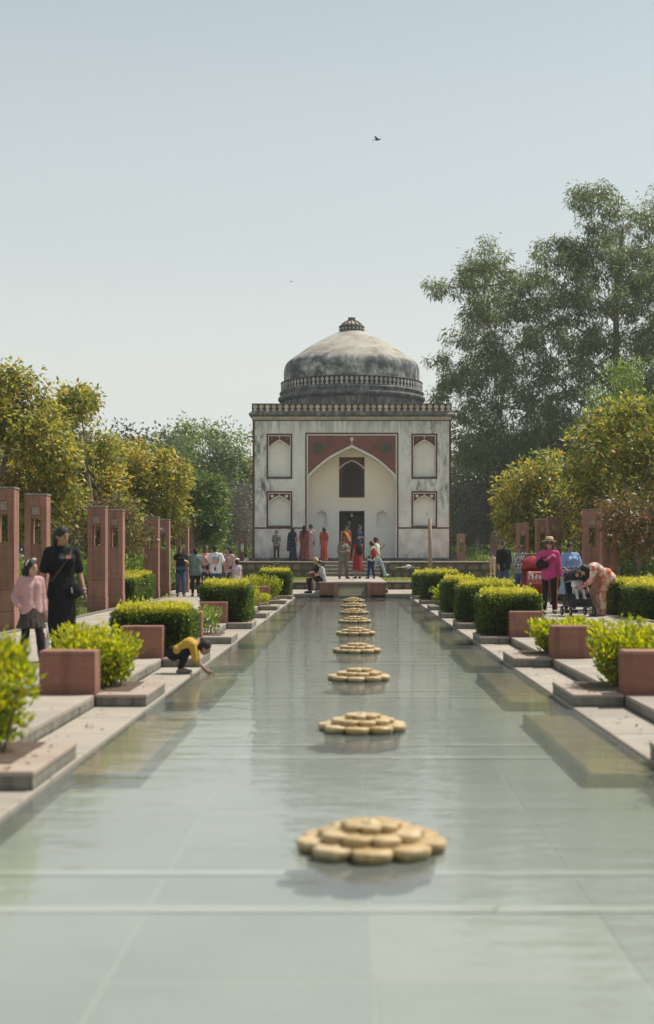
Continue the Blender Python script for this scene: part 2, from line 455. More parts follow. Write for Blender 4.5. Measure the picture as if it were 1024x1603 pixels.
# irregular stones
def rock(w, d, h, seed):
    q = random.Random(seed); m = MB(); n = q.choice([6,7,7,8]); vs = []
    a0 = q.uniform(0, 6.28)
    for (k, sc) in ((0, 1.0), (1, .97), (2, .72)):
        yy = (0, -d*.6, -d)[k]
        for i in range(n):
            a = a0 + 2*math.pi*(i + q.uniform(-.18,.18)*(k == 0))/n
            rr = .93
            ca, sa = math.cos(a), math.sin(a)
            p = 3.2
            f = (abs(ca)**p + abs(sa)**p) ** (-1/p)
            if k == 0: jit = [q.uniform(.86,1.0) for _ in range(n)] if i == 0 else jit
            vs.append((ca*f*w/2*sc*jit[i], yy + (q.uniform(-.02,.02) if k else 0), sa*f*h/2*sc*jit[i]))
    fs = []
    for k in (0, n):
        for i in range(n): fs.append((k+i, k+(i+1)%n, k+n+(i+1)%n, k+n+i))
    fs.append(tuple(range(2*n, 3*n)))
    m.add(vs, fs); return m
def rubble_wall(name, label, x0, x1, y, z0, z1, rows, cat='wall', group=None, wmean=.40):
    t = thing(name, label, cat, ((x0+x1)/2, y, z0), 0, group)
    L = x1-x0; H = z1-z0
    b = MB(); b.box(-L/2, L/2, 0, .35, 0, H-.062); b.build('mortar_core', M['mortar'], t)
    q = random.Random(int(x0*97+y))
    rh = (H-.07)/rows
    for r in range(rows):
        x = -L/2 + .02
        while x < L/2-.12:
            w = min(q.uniform(.6, 1.5)*wmean, L/2 - x); h = rh*q.uniform(.86, 1.0)
            st = rock(w*.96, q.uniform(.05,.10), h*.97, q.random()).build('stone', M['rubble'], t, False, (x+w/2, -.0, rh*(r+.5)+q.uniform(-.02,.02)*.5))
            x += w
    x = -L/2
    while x < L/2 - .05:
        w = min(1.15, L/2-x)
        c = MB().bevbox(x+.004, x+w-.004, -.07, .36, H-.06, H, .01).build('coping_stone', M['cap'], t); x += w
    return t

M['drygrass'] = stone('dry_lawn', (.27,.27,.12), .25, .95, 3, (.33,.28,.16), .6)
GZ, GY0, PY, PZ = .42, 51.5, 60.0, 1.16
for s, side in ((-1, 'left of the red water chute'), (1, 'right of the red water chute')):
    a, c = (1.2, 8.8) if s > 0 else (-8.8, -1.2)
    rubble_wall('retaining_wall', 'low rubble retaining wall under the grass strip, '+side, a, c, GY0, ZP-.03, GZ+.02, 1, 'wall', 'low walls below the grass strips', .34)
    gr = MB(); gr.box(a, c, GY0+.36, PY-.002, .07, GZ)
    o = gr.build('grass_strip', M['drygrass']); tag(o, kind='structure')
    a, c = (1.25, 6.9) if s > 0 else (-6.9, -1.25)
    rubble_wall('platform_wall', 'dark rubble wall with pale coping '+('left' if s < 0 else 'right')+' of the steps to the tomb', a, c, PY, GZ-.04, PZ, 2, 'wall', 'rubble walls of the tomb platform', .46)
plat = structure('platform')
b = MB(); b.box(-6.9, 6.9, PY+.365, 66.0, .0, PZ-.03); b.box(-5.2, 5.2, 66.0, 77, 0, PZ-.03); b.build('platform_core', M['mortar'], plat)
pm2 = MB().bevbox(-.59, .59, -.515, .515, -.028, 0, .005).mesh('paving_slab', M['paving'])
for i in range(12):
    for j in range(3):
        link('paving_slab', pm2, plat, (-6.545+1.19*i, PY+.365+.52+1.04*j, PZ + rnd.uniform(-.002,.002)))

# causeway with the carved chute, and the steps up to the platform
cw = thing('causeway', 'raised red sandstone causeway with carved water chute at the pool end', 'causeway', (0, PEND, 0))
ZW = .525
b = MB(); b.box(-1.1, -.62, .0, .25, -.1, ZW-.045); b.build('front_panel', M['redslab'], cw)
b = MB(); b.box(.62, 1.1, .0, .25, -.1, ZW-.045); b.build('front_panel', M['redslab'], cw)
for s in (-1, 1):
    b = MB(); b.box(min(s*.625, s*.49), max(s*.625, s*.49), -.03, .5, -.1, ZW-.02); b.build('jamb', M['pillar'], cw)
    b = MB(); b.box(min(s*1.1, s*.9), max(s*1.1, s*.9), .253, 13.0, -.0, ZW-.045); b.build('side_wall', M['redslab'], cw)
b = MB(); b.box(-.89, .89, .51, 13.0, 0, ZW-.045); b.build('causeway_core', M['mortar'], cw)
ch = MB(); ch.add([(-.485,-.02,-.1),(.485,-.02,-.1),(.485,.40,ZW-.06),(-.485,.40,ZW-.06),(-.485,.5,-.1),(.485,.5,-.1)], [(0,1,2,3),(0,3,4),(1,5,2),(2,5,4,3)])
cho = ch.build('water_chute', stone('dark_chute_stone', (.12,.11,.075), .25, .9, 8, (.05,.05,.03), .5), cw)  # chute backing, darker than the relief on it
sc = MB()
for r in range(9):
    for c in range(13):
        x = -.44 + c*.0735 + (.0367 if r % 2 else 0); f = (r+.5)/9
        if x > .46: continue
        y = -.02 + .42*f; z = -.06 + (ZW-.0)*f
        nrm = Vector((0, -.78, .62)); u = Vector((1,0,0)); v = Vector((0,.62,.78))
        p = Vector((x, y, z))
        sc.add([p+u*.029, p+v*.033, p-u*.029, p-v*.033, p+nrm*.018], [(0,1,4),(1,2,4),(2,3,4),(3,0,4)])
so_ = sc.build('fish_scale_relief', stone('chute_relief_stone', (.36,.32,.22), .2, .85, 9, (.15,.14,.09), .5), cho); so_['kind'] = 'stuff'
b = MB(); b.bevbox(-.62, .62, .34, .5, ZW-.058, ZW+.01, .008); b.build('lip_stone', M['grid'], cw)
for s in (-1, 1):
    b = MB(); b.bevbox(min(s*.626, s*1.14), max(s*.626, s*1.14), -.035, .5, ZW-.044, ZW, .008); b.build('cap_slab', M['cap'], cw)
cm = MB().bevbox(-.566, .566, -.59, .59, -.044, 0, .006).mesh('paving_slab', M['paving'])
for i in range(2):
    for j in range(10):
        link('paving_slab', cm, cw, (-.57+1.14*i, .505+.6+1.195*j, ZW + rnd.uniform(-.002,.002)))
st = thing('stone_steps', 'pale stone steps rising from causeway to tomb platform', 'steps', (0, 58.2, ZW))
for k in range(4):
    b = MB(); b.box(-1.2, 1.2, k*.45+.02, 2.2, .158*k+.003, .158*(k+1)-.045); b.build('riser', M['riser'], st)
    b = MB(); b.bevbox(-1.22, 1.22, k*.45-.01, k*.45+.46 if k < 3 else 2.2, .158*(k+1)-.044, .158*(k+1), .008); b.build('tread', M['paving'], st)

# low red slabs beside the planters
ordn = ['first','second','third','fourth','fifth','sixth','seventh','eighth','ninth']
for s in (-1, 1):
    side = 'left' if s < 0 else 'right'
    sm = None
    for i, yb in enumerate(BLOCKS):
        t = thing('stone_slab', 'low upright red sandstone slab, %s from the near end along the %s pool edge' % (ordn[i], side), 'stone slab', (s*(PW+.722), yb-.004, ZC), 0, 'red slabs at the planters')
        if sm is None:
            sm = MB().bevbox(-.252, .252, 0, .27, 0, .47, .006).mesh('slab_body', M['redslab'])
            cp = MB().bevbox(-.252, .252, 0, .27, .4705, .507, .008).mesh('slab_cap', M['pillar'])
        link('slab_body', sm, t); link('slab_cap', cp, t)

# tall sandstone pillars with an open slot and a carved panel
def make_pillar(t, h=2.43, w=.41, d=.34):
    hw = w/2; sw = w*.27
    zt0, zt1 = h*.905, h           # head
    zg0, zg1 = h*.835, h*.905      # carved panel zone
    zo0, zo1 = h*.615, h*.81       # slot
    zp1 = zo0
    b = MB(); b.box(-hw, -hw+sw, 0, d, h*.285, zt0); b.build('jamb', M['pillar'], t)
    b = MB(); b.box(hw-sw, hw, 0, d, h*.285, zt0); b.build('jamb', M['pillar'], t)
    b = MB(); b.box(-hw+.0, hw, 0, d, zt0+.0005, h-.03); b.build('head_block', M['pillar'], t)
    b = MB(); b.bevbox(-hw-.012, hw+.012, -.012, d+.012, h-.0295, h, .008); b.build('cap', M['riser'], t)
    b = MB(); b.box(-hw+sw+.001, hw-sw-.001, .02, d-.02, zo1, zg0-.0); b.build('cross_bar', M['pillar'], t)
    # carved grid panel: back plate and raised star lattice
    gw = hw-sw-.002
    b = MB(); b.box(-gw, gw, .03, d-.03, zg0+.001, zg1); pl = b.build('carved_panel', M['pillar'], t)
    m = MB(); zc = (zg0+zg1)/2; hh = (zg1-zg0)/2
    for k in range(-1, 2):
        m.box(-gw+.004, gw-.004, .016, .0285, zc+k*hh*.62-.008, zc+k*hh*.62+.008)
        m.box(k*gw*.62-.008, k*gw*.62+.008, .012, .0285, zg0+.004, zg1-.004)
    for a in (1, -1):
        m.tube([(-gw*.9, .018, zc-a*hh*.9), (gw*.9, .018, zc+a*hh*.9)], .010, 4)
    for k in (-1, 1):
        for l in (-1, 1): m.lathe([(.022,0),(.012,.012)], 6, (k*gw*.62, .02, zc+l*hh*.62))
    lat = m.build('star_lattice', M['grid'], pl)
    b = MB(); b.box(-hw+sw+.001, hw-sw-.001, .025, d-.025, h*.285, zo0); b.build('recessed_panel', M['pillar'], t)
    b = MB(); b.box(-hw, hw, 0, d, h*.135, h*.285-.005); b.build('plinth_block', M['pillar'], t)
    b = MB(); b.bevbox(-hw-.008, hw+.008, -.008, d+.008, -.12, h*.135-.005, .01); b.build('base_block', M['pillar'], t)
PX_ = 5.95
rows_y = [22.95, 25.4, 31.5, 33.9, 40.2, 42.6, 47.6, 71.0]
desc = ['nearest, beside the girl in pink', 'second, behind the woman in black', 'third, left one of a close pair behind the first box hedges', 'fourth, right one of a close pair behind the first box hedges',
        'fifth, near one of the pair beside the group of women', 'sixth, far one of the pair beside the group of women', 'seventh, standing alone past the group of women', 'last, half hidden by the tomb platform']
descr = ['', '', 'nearest, half covered by reddish shrub leaves', 'second, just behind the bending woman in orange print',
         'third, mostly covered by reddish leaves behind the woman in pink', 'fourth, behind the woman in pink and the red pram', 'fifth, standing alone behind the couple', 'last, half hidden by the tomb platform']
proto = None
for s in (-1, 1):
    for i, y in enumerate(rows_y):
        if s > 0 and i < 2: continue
        lab = 'tall red sandstone pillar with slot, %s, %s row' % ((desc if s < 0 else descr)[i], 'left' if s < 0 else 'right')
        if proto is None:
            proto = thing('sandstone_pillar', lab, 'pillar', (s*PX_, y, .12), 0, 'slotted pillars along the garden path'); make_pillar(proto)
        else:
            o = copy_tree(proto); o.location = (s*(PX_ if i < 7 else 5.72), y, .12); o['label'] = lab

# lotus fountains in the pool
def petal_mesh(rx, ry, h, nm, mat):
    n = 14; m = MB(); vs = []
    for (sc, z) in ((.84, 0), (.97, h*.45), (1.0, h*.8), (.95, h*.93), (.84, h)):
        for k in range(n):
            a = 2*math.pi*k/n; p = 2.8
            ca, sa = math.cos(a), math.sin(a); f = (abs(ca)**p+abs(sa)**p)**(-1/p)
            vs.append((ca*f*rx*sc, sa*f*ry*sc, z))
    fs = []
    for i in range(4):
        for k in range(n): fs.append((i*n+k, i*n+(k+1)%n, (i+1)*n+(k+1)%n, (i+1)*n+k))
    fs.append(tuple(range(4*n, 5*n)))
    m.add(vs, fs); return m.mesh(nm, mat, True)
P1 = petal_mesh(.094, .095, .070, 'petal', M['honey']); P2 = petal_mesh(.076, .069, .050, 'petal', M['honey'])
P3 = petal_mesh(.052, .047, .042, 'petal', M['honey'])
BASE = MB().lathe([(.26,-.14),(.30,-.10),(.31,-.03),(.26,.02)], 28).mesh('base', M['honey_moss_gapshade'], True)
SP = MB().lathe([(.045,0),(.05,.015),(.03,.022),(.012,.025),(.010,.035)], 12).mesh('nozzle', M['honey'], True)
fp = None
fl_lab = ['nearest, largest and blurred', 'second from the camera', 'third from the camera', 'fourth from the camera', 'fifth from the camera', 'sixth from the camera',
          'seventh from the camera', 'second farthest, just before the last', 'farthest, in front of the carved chute']
for k in range(9):
    lab = 'honey coloured stone lotus fountain in the pool, ' + fl_lab[k]
    y = 6.42 + UNIT*k
    if fp is None:
        fp = thing('lotus_fountain', lab, 'fountain', (.012, y, 0), 0, 'lotus fountains down the middle of the pool')
        link('base', BASE, fp)
        q = random.Random(3)
        for i in range(9):
            a = 2*math.pi*i/9 - 1.57; link('petal', P1, fp, (.262*math.cos(a), .262*math.sin(a), -.012+q.uniform(-.003,.003)), a)
        for i in range(9):
            a = 2*math.pi*i/9 - 1.57 + .349; link('petal', P2, fp, (.180*math.cos(a), .180*math.sin(a), .046+q.uniform(-.003,.003)), a)
        for i in range(7):
            a = 2*math.pi*i/7 + .2; link('petal', P3, fp, (.096*math.cos(a), .096*math.sin(a), .088), a)
        link('nozzle', SP, fp, (0,0,.112))
        link('hub', MB().lathe([(.17,.03),(.16,.06),(.07,.108)], 20).mesh('hub', M['honey_moss_gapshade'], True), fp)  # dark hub colour puts shade into the gaps between petals
    else:
        o = copy_tree(fp); o.location = (.012, y, 0); o['label'] = lab; o.rotation_euler = (0,0,rnd.uniform(-.2,.2))

# wooden post and small sign
t = thing('post', 'weathered bare wooden post standing on the right grass strip before tomb', 'post', (gx(673.3, 53), 53, GZ))
b = MB(); b.tube([(0,0,0),(.004,0,1.2),(-.008,0,2.44)], [.085,.078,.066], 8); b.build('shaft', M['wood'], t, True)
t = thing('information_sign', 'small pale sign plate on a thin rod with concrete foot', 'sign', (gx(604.5, 46.2), 46.2, ZP))
b = MB(); b.bevbox(-.065,.065,-.06,.06,0,.16,.01); b.build('foot', M['concrete'], t)
b = MB(); b.box(-.045,.045,-.0625,-.0605,.025,.125); b.build('lamp_glass', plain('dark_lens', (.10,.10,.09), .3, .5), t)
b = MB(); b.tube([(0,0,.16),(0,0,1.02)], .009, 6); b.build('rod', M['metal'], t)
b = MB(); b.bevbox(-.15,.15,-.07,.07,1.02,1.075,.006); b.build('plate', M['concrete'], t)
# ------------------------------------------------------------------ the tomb
TY = 64.5                        # front face
def plaster():
    t = NT('stained_lime_plaster')
    s = t.sep()
    base = t.ramp(t.noise(.9, 6, .62), [(.3, (.70,.665,.625)), (.55, (.80,.78,.75)), (.75, (.84,.83,.81))])
    fine = t.ramp(t.noise(7, 6, .7), [(.35, (.60,.57,.52)), (.6, (.84,.80,.75))])
    c = t.mix(.28, base, fine)
    # pinkish wear low down
    pk = t.ramp(t.noise(1.6, 4, .6), [(.45, 0), (.65, .7)])
    lowz = t.ramp(t.math('MULTIPLY', s[2], .1), [(.13, 1), (.55, .15)])
    c = t.mix(t.math('MULTIPLY', pk, lowz), c, (.52,.40,.35))
    # streaks that run down below the cornice and the niche sills
    st = t.noise(1.0, 5, .65, vec=t.mapped((5.0, 5.0, .35)))
    st = t.ramp(st, [(.42, 0), (.60, 1)])
    topz = t.ramp(t.math('MULTIPLY', s[2], .1), [(.62, 0), (.70, .2), (.785, .7)])
    c = t.mix(t.math('MULTIPLY', st, topz), c, (.22,.21,.20))
    # mould patches
    bl = t.ramp(t.noise(.55, 6, .68, vec=t.mapped((1, 1, .6))), [(.44, 0), (.58, .85)])
    sp = t.ramp(t.noise(1, 7, .75, vec=t.mapped((5.5,5.5,2.0))), [(.44, 0), (.62, 1)])
    side = t.ramp(t.math('MULTIPLY', t.math('ABSOLUTE', s[0], 0), .1), [(.22, .25), (.30, 1)])
    midz = t.ramp(t.math('MULTIPLY', s[2], .1), [(.28, .2), (.42, 1)])
    k = t.math('MULTIPLY', t.math('MULTIPLY', bl, sp), t.math('MULTIPLY', side, midz))
    c = t.mix(t.math('MULTIPLY', k, 1.15, True), c, (.14,.14,.15))
    ft = t.ramp(t.math('MULTIPLY', t.math('ADD', s[2], t.math('MULTIPLY', t.noise(2.5, 5, .7), .5)), .1), [(.135, .85), (.19, 0)])
    c = t.mix(t.math('MULTIPLY', ft, sp), c, (.10,.09,.085))
    t.principled(c, .9, .2, t.bump(t.noise(9, 6, .65), .35, .03)); return t.m
M['plaster'] = plaster()
def inner_plaster():
    t = NT('cream_plaster')
    s = t.sep()
    c = t.ramp(t.noise(.7, 5, .6), [(.3, (.80,.69,.53)), (.6, (.85,.78,.66)), (.8, (.86,.82,.75))])
    low = t.ramp(t.math('MULTIPLY', t.math('ADD', s[2], t.noise(.8, 4, .6)), .1), [(.36, 1), (.47, 0)])
    c = t.mix(t.math('MULTIPLY', low, .8), c, (.74,.75,.76))
    bl = t.ramp(t.noise(1.3, 6, .7), [(.58, 0), (.75, .4)])
    c = t.mix(bl, c, (.45,.36,.26))
    t.principled(c, .9, .2, t.bump(t.noise(6, 5, .6), .25, .02)); return t.m
M['cream'] = inner_plaster()
def niche_plaster():
    t = NT('niche_plaster')
    c = t.ramp(t.noise(1.3, 5, .6), [(.3, (.74,.70,.64)), (.7, (.84,.81,.76))])
    bl = t.ramp(t.noise(2.4, 6, .7), [(.60, 0), (.74, .6)])
    c = t.mix(bl, c, (.33,.32,.31))
    t.principled(c, .9, .2, t.bump(t.noise(8, 5, .6), .25, .02)); return t.m
M['niche'] = niche_plaster()
M['band'] = stone('red_painted_band', (.125,.05,.043), .2, .85, 3, (.10,.06,.05), .6, per=.1)
M['spandrel'] = stone('red_painted_spandrel', (.205,.088,.072), .16, .85, 2.2, (.10,.055,.047), .6, per=.1)
M['white'] = stone('white_lime_line', (.68,.63,.58), .1, .85, 4, (.4,.36,.32), .45, per=.1)
M['roundel'] = stone('dark_roundel', (.115,.10,.085), .35, .85, 9, (.22,.15,.12), .5, per=.1)
M['jali'] = stone('brown_stone_lattice', (.085,.062,.05), .2, .85, 6, (.07,.05,.04), .5)
M['darkwood_shade'] = stone('dark_wood_and_interior_shade', (.03,.022,.018), .2, .7, 6, (.05,.03,.02), .4)
def darkstone():
    t = NT('blackened_cornice')
    c = t.ramp(t.noise(1.8, 6, .7, vec=t.mapped((1.5,1.5,1))), [(.34, (.075,.08,.082)), (.53, (.17,.172,.17)), (.70, (.42,.40,.37))])
    st = t.ramp(t.noise(1, 4, .6, vec=t.mapped((9, 9, .7))), [(.45, 0), (.7, .7)])
    c = t.mix(st, c, (.07,.07,.075))
    t.principled(c, .92, .15, t.bump(t.noise(9, 5, .7), .5, .03)); return t.m
M['dark'] = darkstone()
M['creamband'] = stone('stained_cream_band', (.46,.40,.32), .25, .9, 3, (.16,.15,.14), .7, per=.1)
M['merlon'] = stone('cream_merlon', (.50,.455,.40), .2, .9, 6, (.17,.16,.15), .7, per=.55)
M['merlonbg'] = stone('brown_red_parapet', (.13,.062,.05), .25, .9, 5, (.06,.05,.045), .6, per=.1)
M['railbg'] = stone('blackened_rail', (.06,.05,.05), .4, .9, 5, (.16,.14,.13), .5, per=.1)
M['railmerlon'] = stone('grey_merlon', (.40,.385,.36), .3, .9, 9, (.10,.10,.10), .8, per=.7)
def domemat():
    t = NT('weathered_dome')
    s = t.sep()
    up = t.ramp(t.noise(1.2, 6, .65), [(.32, (.20,.185,.16)), (.48, (.38,.35,.30)), (.62, (.46,.43,.38)), (.75, (.58,.55,.50))])
    bnd = t.ramp(t.noise(1.0, 3, .5, vec=t.mapped((.9,.9,3.2))), [(.35, 0), (.7, 1)])
    up = t.mix(t.math('MULTIPLY', bnd, .4), up, (.29,.25,.205))
    lo = t.ramp(t.noise(1.1, 7, .72, dist=.4), [(.32, (.055,.06,.065)), (.46, (.125,.13,.135)), (.54, (.27,.265,.26)), (.64, (.58,.57,.56))])
    st = t.ramp(t.noise(1, 4, .6, vec=t.mapped((3.5, 3.5, .5))), [(.45, 0), (.7, .8)])
    lo = t.mix(t.math('MULTIPLY', st, .6), lo, (.07,.078,.085))
    # the black growth ends in a ragged line that climbs on one side
    lvl = t.math('ADD', s[2], t.math('ADD', t.math('MULTIPLY', t.math('SUBTRACT', t.noise(1.1, 6, .7), .5), 1.1), t.math('MULTIPLY', s[0], .05)))
    f = t.ramp(t.math('MULTIPLY', t.math('SUBTRACT', lvl, 10.9), 1.0), [(.22, 0), (.42, 1)])
    c = t.mix(f, lo, up)
    t.principled(c, .92, .15, t.bump(t.noise(7, 6, .7), .4, .03)); return t.m
M['dome'] = domemat()

ARCH = [(0,1),(.25,.82),(.477,.643),(.70,.40),(.86,.19),(.955,.05),(1,-.12)]
def catmull(P, n=4):
    out = []
    for i in range(len(P)-1):
        p0 = P[max(i-1,0)]; p1 = P[i]; p2 = P[i+1]; p3 = P[min(i+2, len(P)-1)]
        for k in range(n):
            t = k/n; q = []
            for a, b_, c, d in zip(p0, p1, p2, p3):
                q.append(.5*((2*b_)+(-a+c)*t+(2*a-5*b_+4*c-d)*t*t+(-a+3*b_-3*c+d)*t**3))
            out.append(tuple(q))
    out.append(tuple(P[-1])); return out
def arch_pts(cx, half, zbot, zspring, rise, n=4):
    "outline of an arched opening, from bottom left over the apex to bottom right"
    h = [(x*half, zspring + z*rise) for x, z in catmull(ARCH, n)]
    h[0] = (0, zspring+rise)
    left = [(cx-x, z) for x, z in reversed(h)]; right = [(cx+x, z) for x, z in h[1:]]
    return [(cx-half, zbot)] + left + right + [(cx+half, zbot)]
def poly_holes(m, outer, holes, y, mi=0, flip=False):
    loops = [[Vector((x, z, 0)) for x, z in outer]] + [[Vector((x, z, 0)) for x, z in h] for h in holes]
    pts = [p for l in loops for p in l]
    tris = mgeo.tessellate_polygon(loops)
    fs = []
    for t in tris:
        a, b_, c = (pts[i] for i in t)
        cr = (b_.x-a.x)*(c.y-a.y) - (b_.y-a.y)*(c.x-a.x)
        if abs(cr) < 1e-10: continue
        # looking along +Y with x right, z up: front faces look to -Y
        fs.append(tuple(t) if cr > 0 else tuple(reversed(t)))
    m.add([(p.x, y, p.y) for p in pts], fs, mi)
def reveal(m, pts, y0, y1, close=True, mi=0):
    n = len(pts); vs = [(x, y0, z) for x, z in pts] + [(x, y1, z) for x, z in pts]
    fs = []
    for i in range(n if close else n-1):
        j = (i+1) % n; fs.append((i, j, n+j, n+i))
    m.add(vs, fs, mi)
def solid_panel(m, outer, holes, y0, y1, mi=0):
    poly_holes(m, outer, holes, y0, mi)
    reveal(m, outer, y0, y1, True, mi)
    for h in holes: reveal(m, h, y0, y1, True, mi)
def strip(m, a, b_, y0, y1, mi=0):
    "band between two open outlines of the same length"
    n = len(a); vs = [(x, y0, z) for x, z in a] + [(x, y0, z) for x, z in b_] + [(x, y1, z) for x, z in a] + [(x, y1, z) for x, z in b_]
    fs = []
    for i in range(n-1):
        fs += [(i, i+1, n+i+1, n+i), (i, 2*n+i, 2*n+i+1, i+1), (n+i, n+i+1, 3*n+i+1, 3*n+i)]
    fs += [(0, n, 3*n, 2*n), (n-1, 3*n-1, 4*n-1, 2*n-1)]
    m.add(vs, fs, mi)
def rect(x0, x1, z0, z1): return [(x0,z0),(x1,z0),(x1,z1),(x0,z1)]

tomb = thing('tomb', 'white plastered square tomb with a weathered dark dome and arched entrance', 'tomb', (0, TY, 0))
HW = 4.68; ZB = 1.30; ZT = 8.0
iw = arch_pts(0, 2.06, ZB, 5.12, 1.42, 6)
niches = []
for s in (-1, 1):
    cx = s*3.43
    niches.append((cx, .50, 5.15, 6.50, .36, 5.05, 7.19))
    niches.append((cx, .50, 2.83, 3.90, .33, 2.73, 4.47))
nout = [arch_pts(cx, hf, zb, zs, rs, 4) for cx, hf, zb, zs, rs, f0, f1 in niches]
m = MB()
poly_holes(m, rect(-HW, HW, ZB, ZT), [list(iw)] + [list(n_) for n_ in nout], 0)
for n_ in nout: reveal(m, n_, 0, .16)
reveal(m, iw, 0, .85, False)
for x in (-HW, HW): m.add([(x,0,ZB),(x,2*HW,ZB),(x,2*HW,ZT),(x,0,ZT)], [(0,1,2,3)])
doorhole = rect(-.62, .62, ZB, 3.56)
poly_holes(m, rect(-HW, HW, ZB, ZT), [rect(-.5, .5, ZB, 3.4)], 2*HW)
# inner chamber walls so that the interior stays dark
reveal(m, rect(-3.2, 3.2, ZB+.001, 7.2), .86+.5, 2*HW-.5, True)
poly_holes(m, rect(-3.2, 3.2, ZB+.001, 7.2), [rect(-.5,.5,ZB+.002,3.4)], 2*HW-.5)
poly_holes(m, rect(-3.2, 3.2, ZB+.001, 7.2), [rect(-.62,.62,ZB+.002,3.56), rect(-.57,.57,4.27,5.9)], .86+.5)
m.add([(-HW,0,ZT),(HW,0,ZT),(HW,2*HW,ZT),(-HW,2*HW,ZT)], [(0,1,2,3)])
m.build('wall', M['plaster'], tomb)
for n_ in nout:
    m = MB(); poly_holes(m, n_, [], .16); m.build('niche_back', M['niche'], tomb)
# iwan back wall with window, door and two small niches
win = arch_pts(0, .565, 4.26, 5.60, .36, 4)
sn = [arch_pts(s*1.44, .235, 2.78, 3.42, .16, 3) for s in (-1, 1)]
m = MB(); poly_holes(m, [(x, z) for x, z in iw], [win, rect(-.61,.61,ZB+.001,3.56)] + sn, .85)
for n_ in sn: reveal(m, n_, .85, 1.05)
reveal(m, rect(-.61,.61,ZB+.001,3.56), .85, 1.37); reveal(m, win, .85, 1.37)
m.build('entrance_bay', M['cream'], tomb)
for n_ in sn:
    m = MB(); poly_holes(m, n_, [], 1.05); nb = m.build('niche_back', M['niche'], tomb)
    m = MB(); cx = (n_[0][0]+n_[-1][0])/2
    m.box(cx-.33, cx+.33, .83, .848, 3.62, 3.68); m.box(cx-.33, cx-.27, .835, .848, 2.78, 3.62); m.box(cx+.27, cx+.33, .835, .848, 2.78, 3.62)
    m.build('niche_moulding', M['cream'], tomb)
# red bands, white lines, spandrels
def bands(name, segs, y0, y1, mat):
    for x0, x1, z0, z1 in segs:
        b = MB(); b.box(x0, x1, y0, y1, z0, z1); b.build(name, mat, tomb)
e = .065
bands('red_band', [(-2.205, 2.205, 7.165, 7.235), (-2.205, -2.14, 2.70, 7.164), (2.14, 2.205, 2.70, 7.164)], -.02, .05, M['band'])
bands('red_band', [(-HW+.0, -2.206, 2.69, 2.76), (2.206, HW-.0, 2.69, 2.76), (2.14, 2.205, ZB, 2.69)], -.018, .05, M['band'])
bands('red_band', [(-HW-.02, -HW+.075, ZB, 7.84), (HW-.075, HW+.02, ZB, 7.84)], -.025, .12, M['band'])
bands('white_line', [(-2.138, 2.138, 7.105, 7.163), (-2.138, -2.08, 2.70, 7.104), (2.08, 2.138, 2.70, 7.104)], -.012, .05, M['white'])
ib = [(x*2.06, 5.12+z*1.42) for x, z in catmull(ARCH, 6)]; ib[0] = (0, 6.54)
hb = [(-x, z) for x, z in reversed(ib)] + ib[1:]
ob = []
for i, (x, z) in enumerate(hb):
    a = Vector(hb[max(i-1,0)]); c = Vector(hb[min(i+1,len(hb)-1)]); d = (c-a).normalized(); nn = Vector((-d.y, d.x)); ob.append((x+nn.x*.11, z+nn.y*.11))
mid = len(hb)//2; ob[mid] = (0, 6.54+.135)
ob = [(max(-2.078, min(2.078, x)), z) for x, z in ob]
m = MB(); strip(m, [(-2.06, 2.70)]+hb+[(2.06, 2.70)], [(-2.078, 2.70)]+ob+[(2.078, 2.70)], -.028, .02); m.build('arch_border', M['white'], tomb)
spo = [(-2.079, 7.104)] + [(-2.079, ob[0][1])] + ob[1:-1] + [(2.079, ob[-1][1]), (2.079, 7.104)]
m = MB(); poly_holes(m, spo, [], -.006); m.build('spandrel', M['spandrel'], tomb)
for s in (-1, 1):
    r = MB(); q = []
    for k in range(20): q.append((s*1.60+.315*math.cos(k*math.pi/10), 6.50+.315*math.sin(k*math.pi/10)))
    poly_holes(r, q, [], -.02); reveal(r, q, -.02, -.004)
    ro = r.build('roundel', M['roundel'], tomb)
    f = MB()
    for k in range(8):
        a = k*math.pi/4; f.ellip((s*1.60+.17*math.cos(a), -.022, 6.50+.17*math.sin(a)), .085, .016, .045, Matrix.Rotation(-a, 3, 'Y'), 8, 4)
    f.ellip((s*1.60, -.022, 6.50), .06, .02, .06, None, 8, 4)
    f.build('rosette', M['roundel'], ro, True)
f = MB(); f.ellip((0,-.02,6.93), .075, .02, .095, None, 4, 4); f.tube([(0,-.015,6.68),(0,-.015,6.86)], .022, 5)
for k in range(5): f.ellip((.06*math.cos(k*1.256+1.57), -.02, 6.93+.06*math.sin(k*1.256+1.57)), .035, .02, .035, None, 6, 4)
f.build('finial_flower', M['white'], tomb)
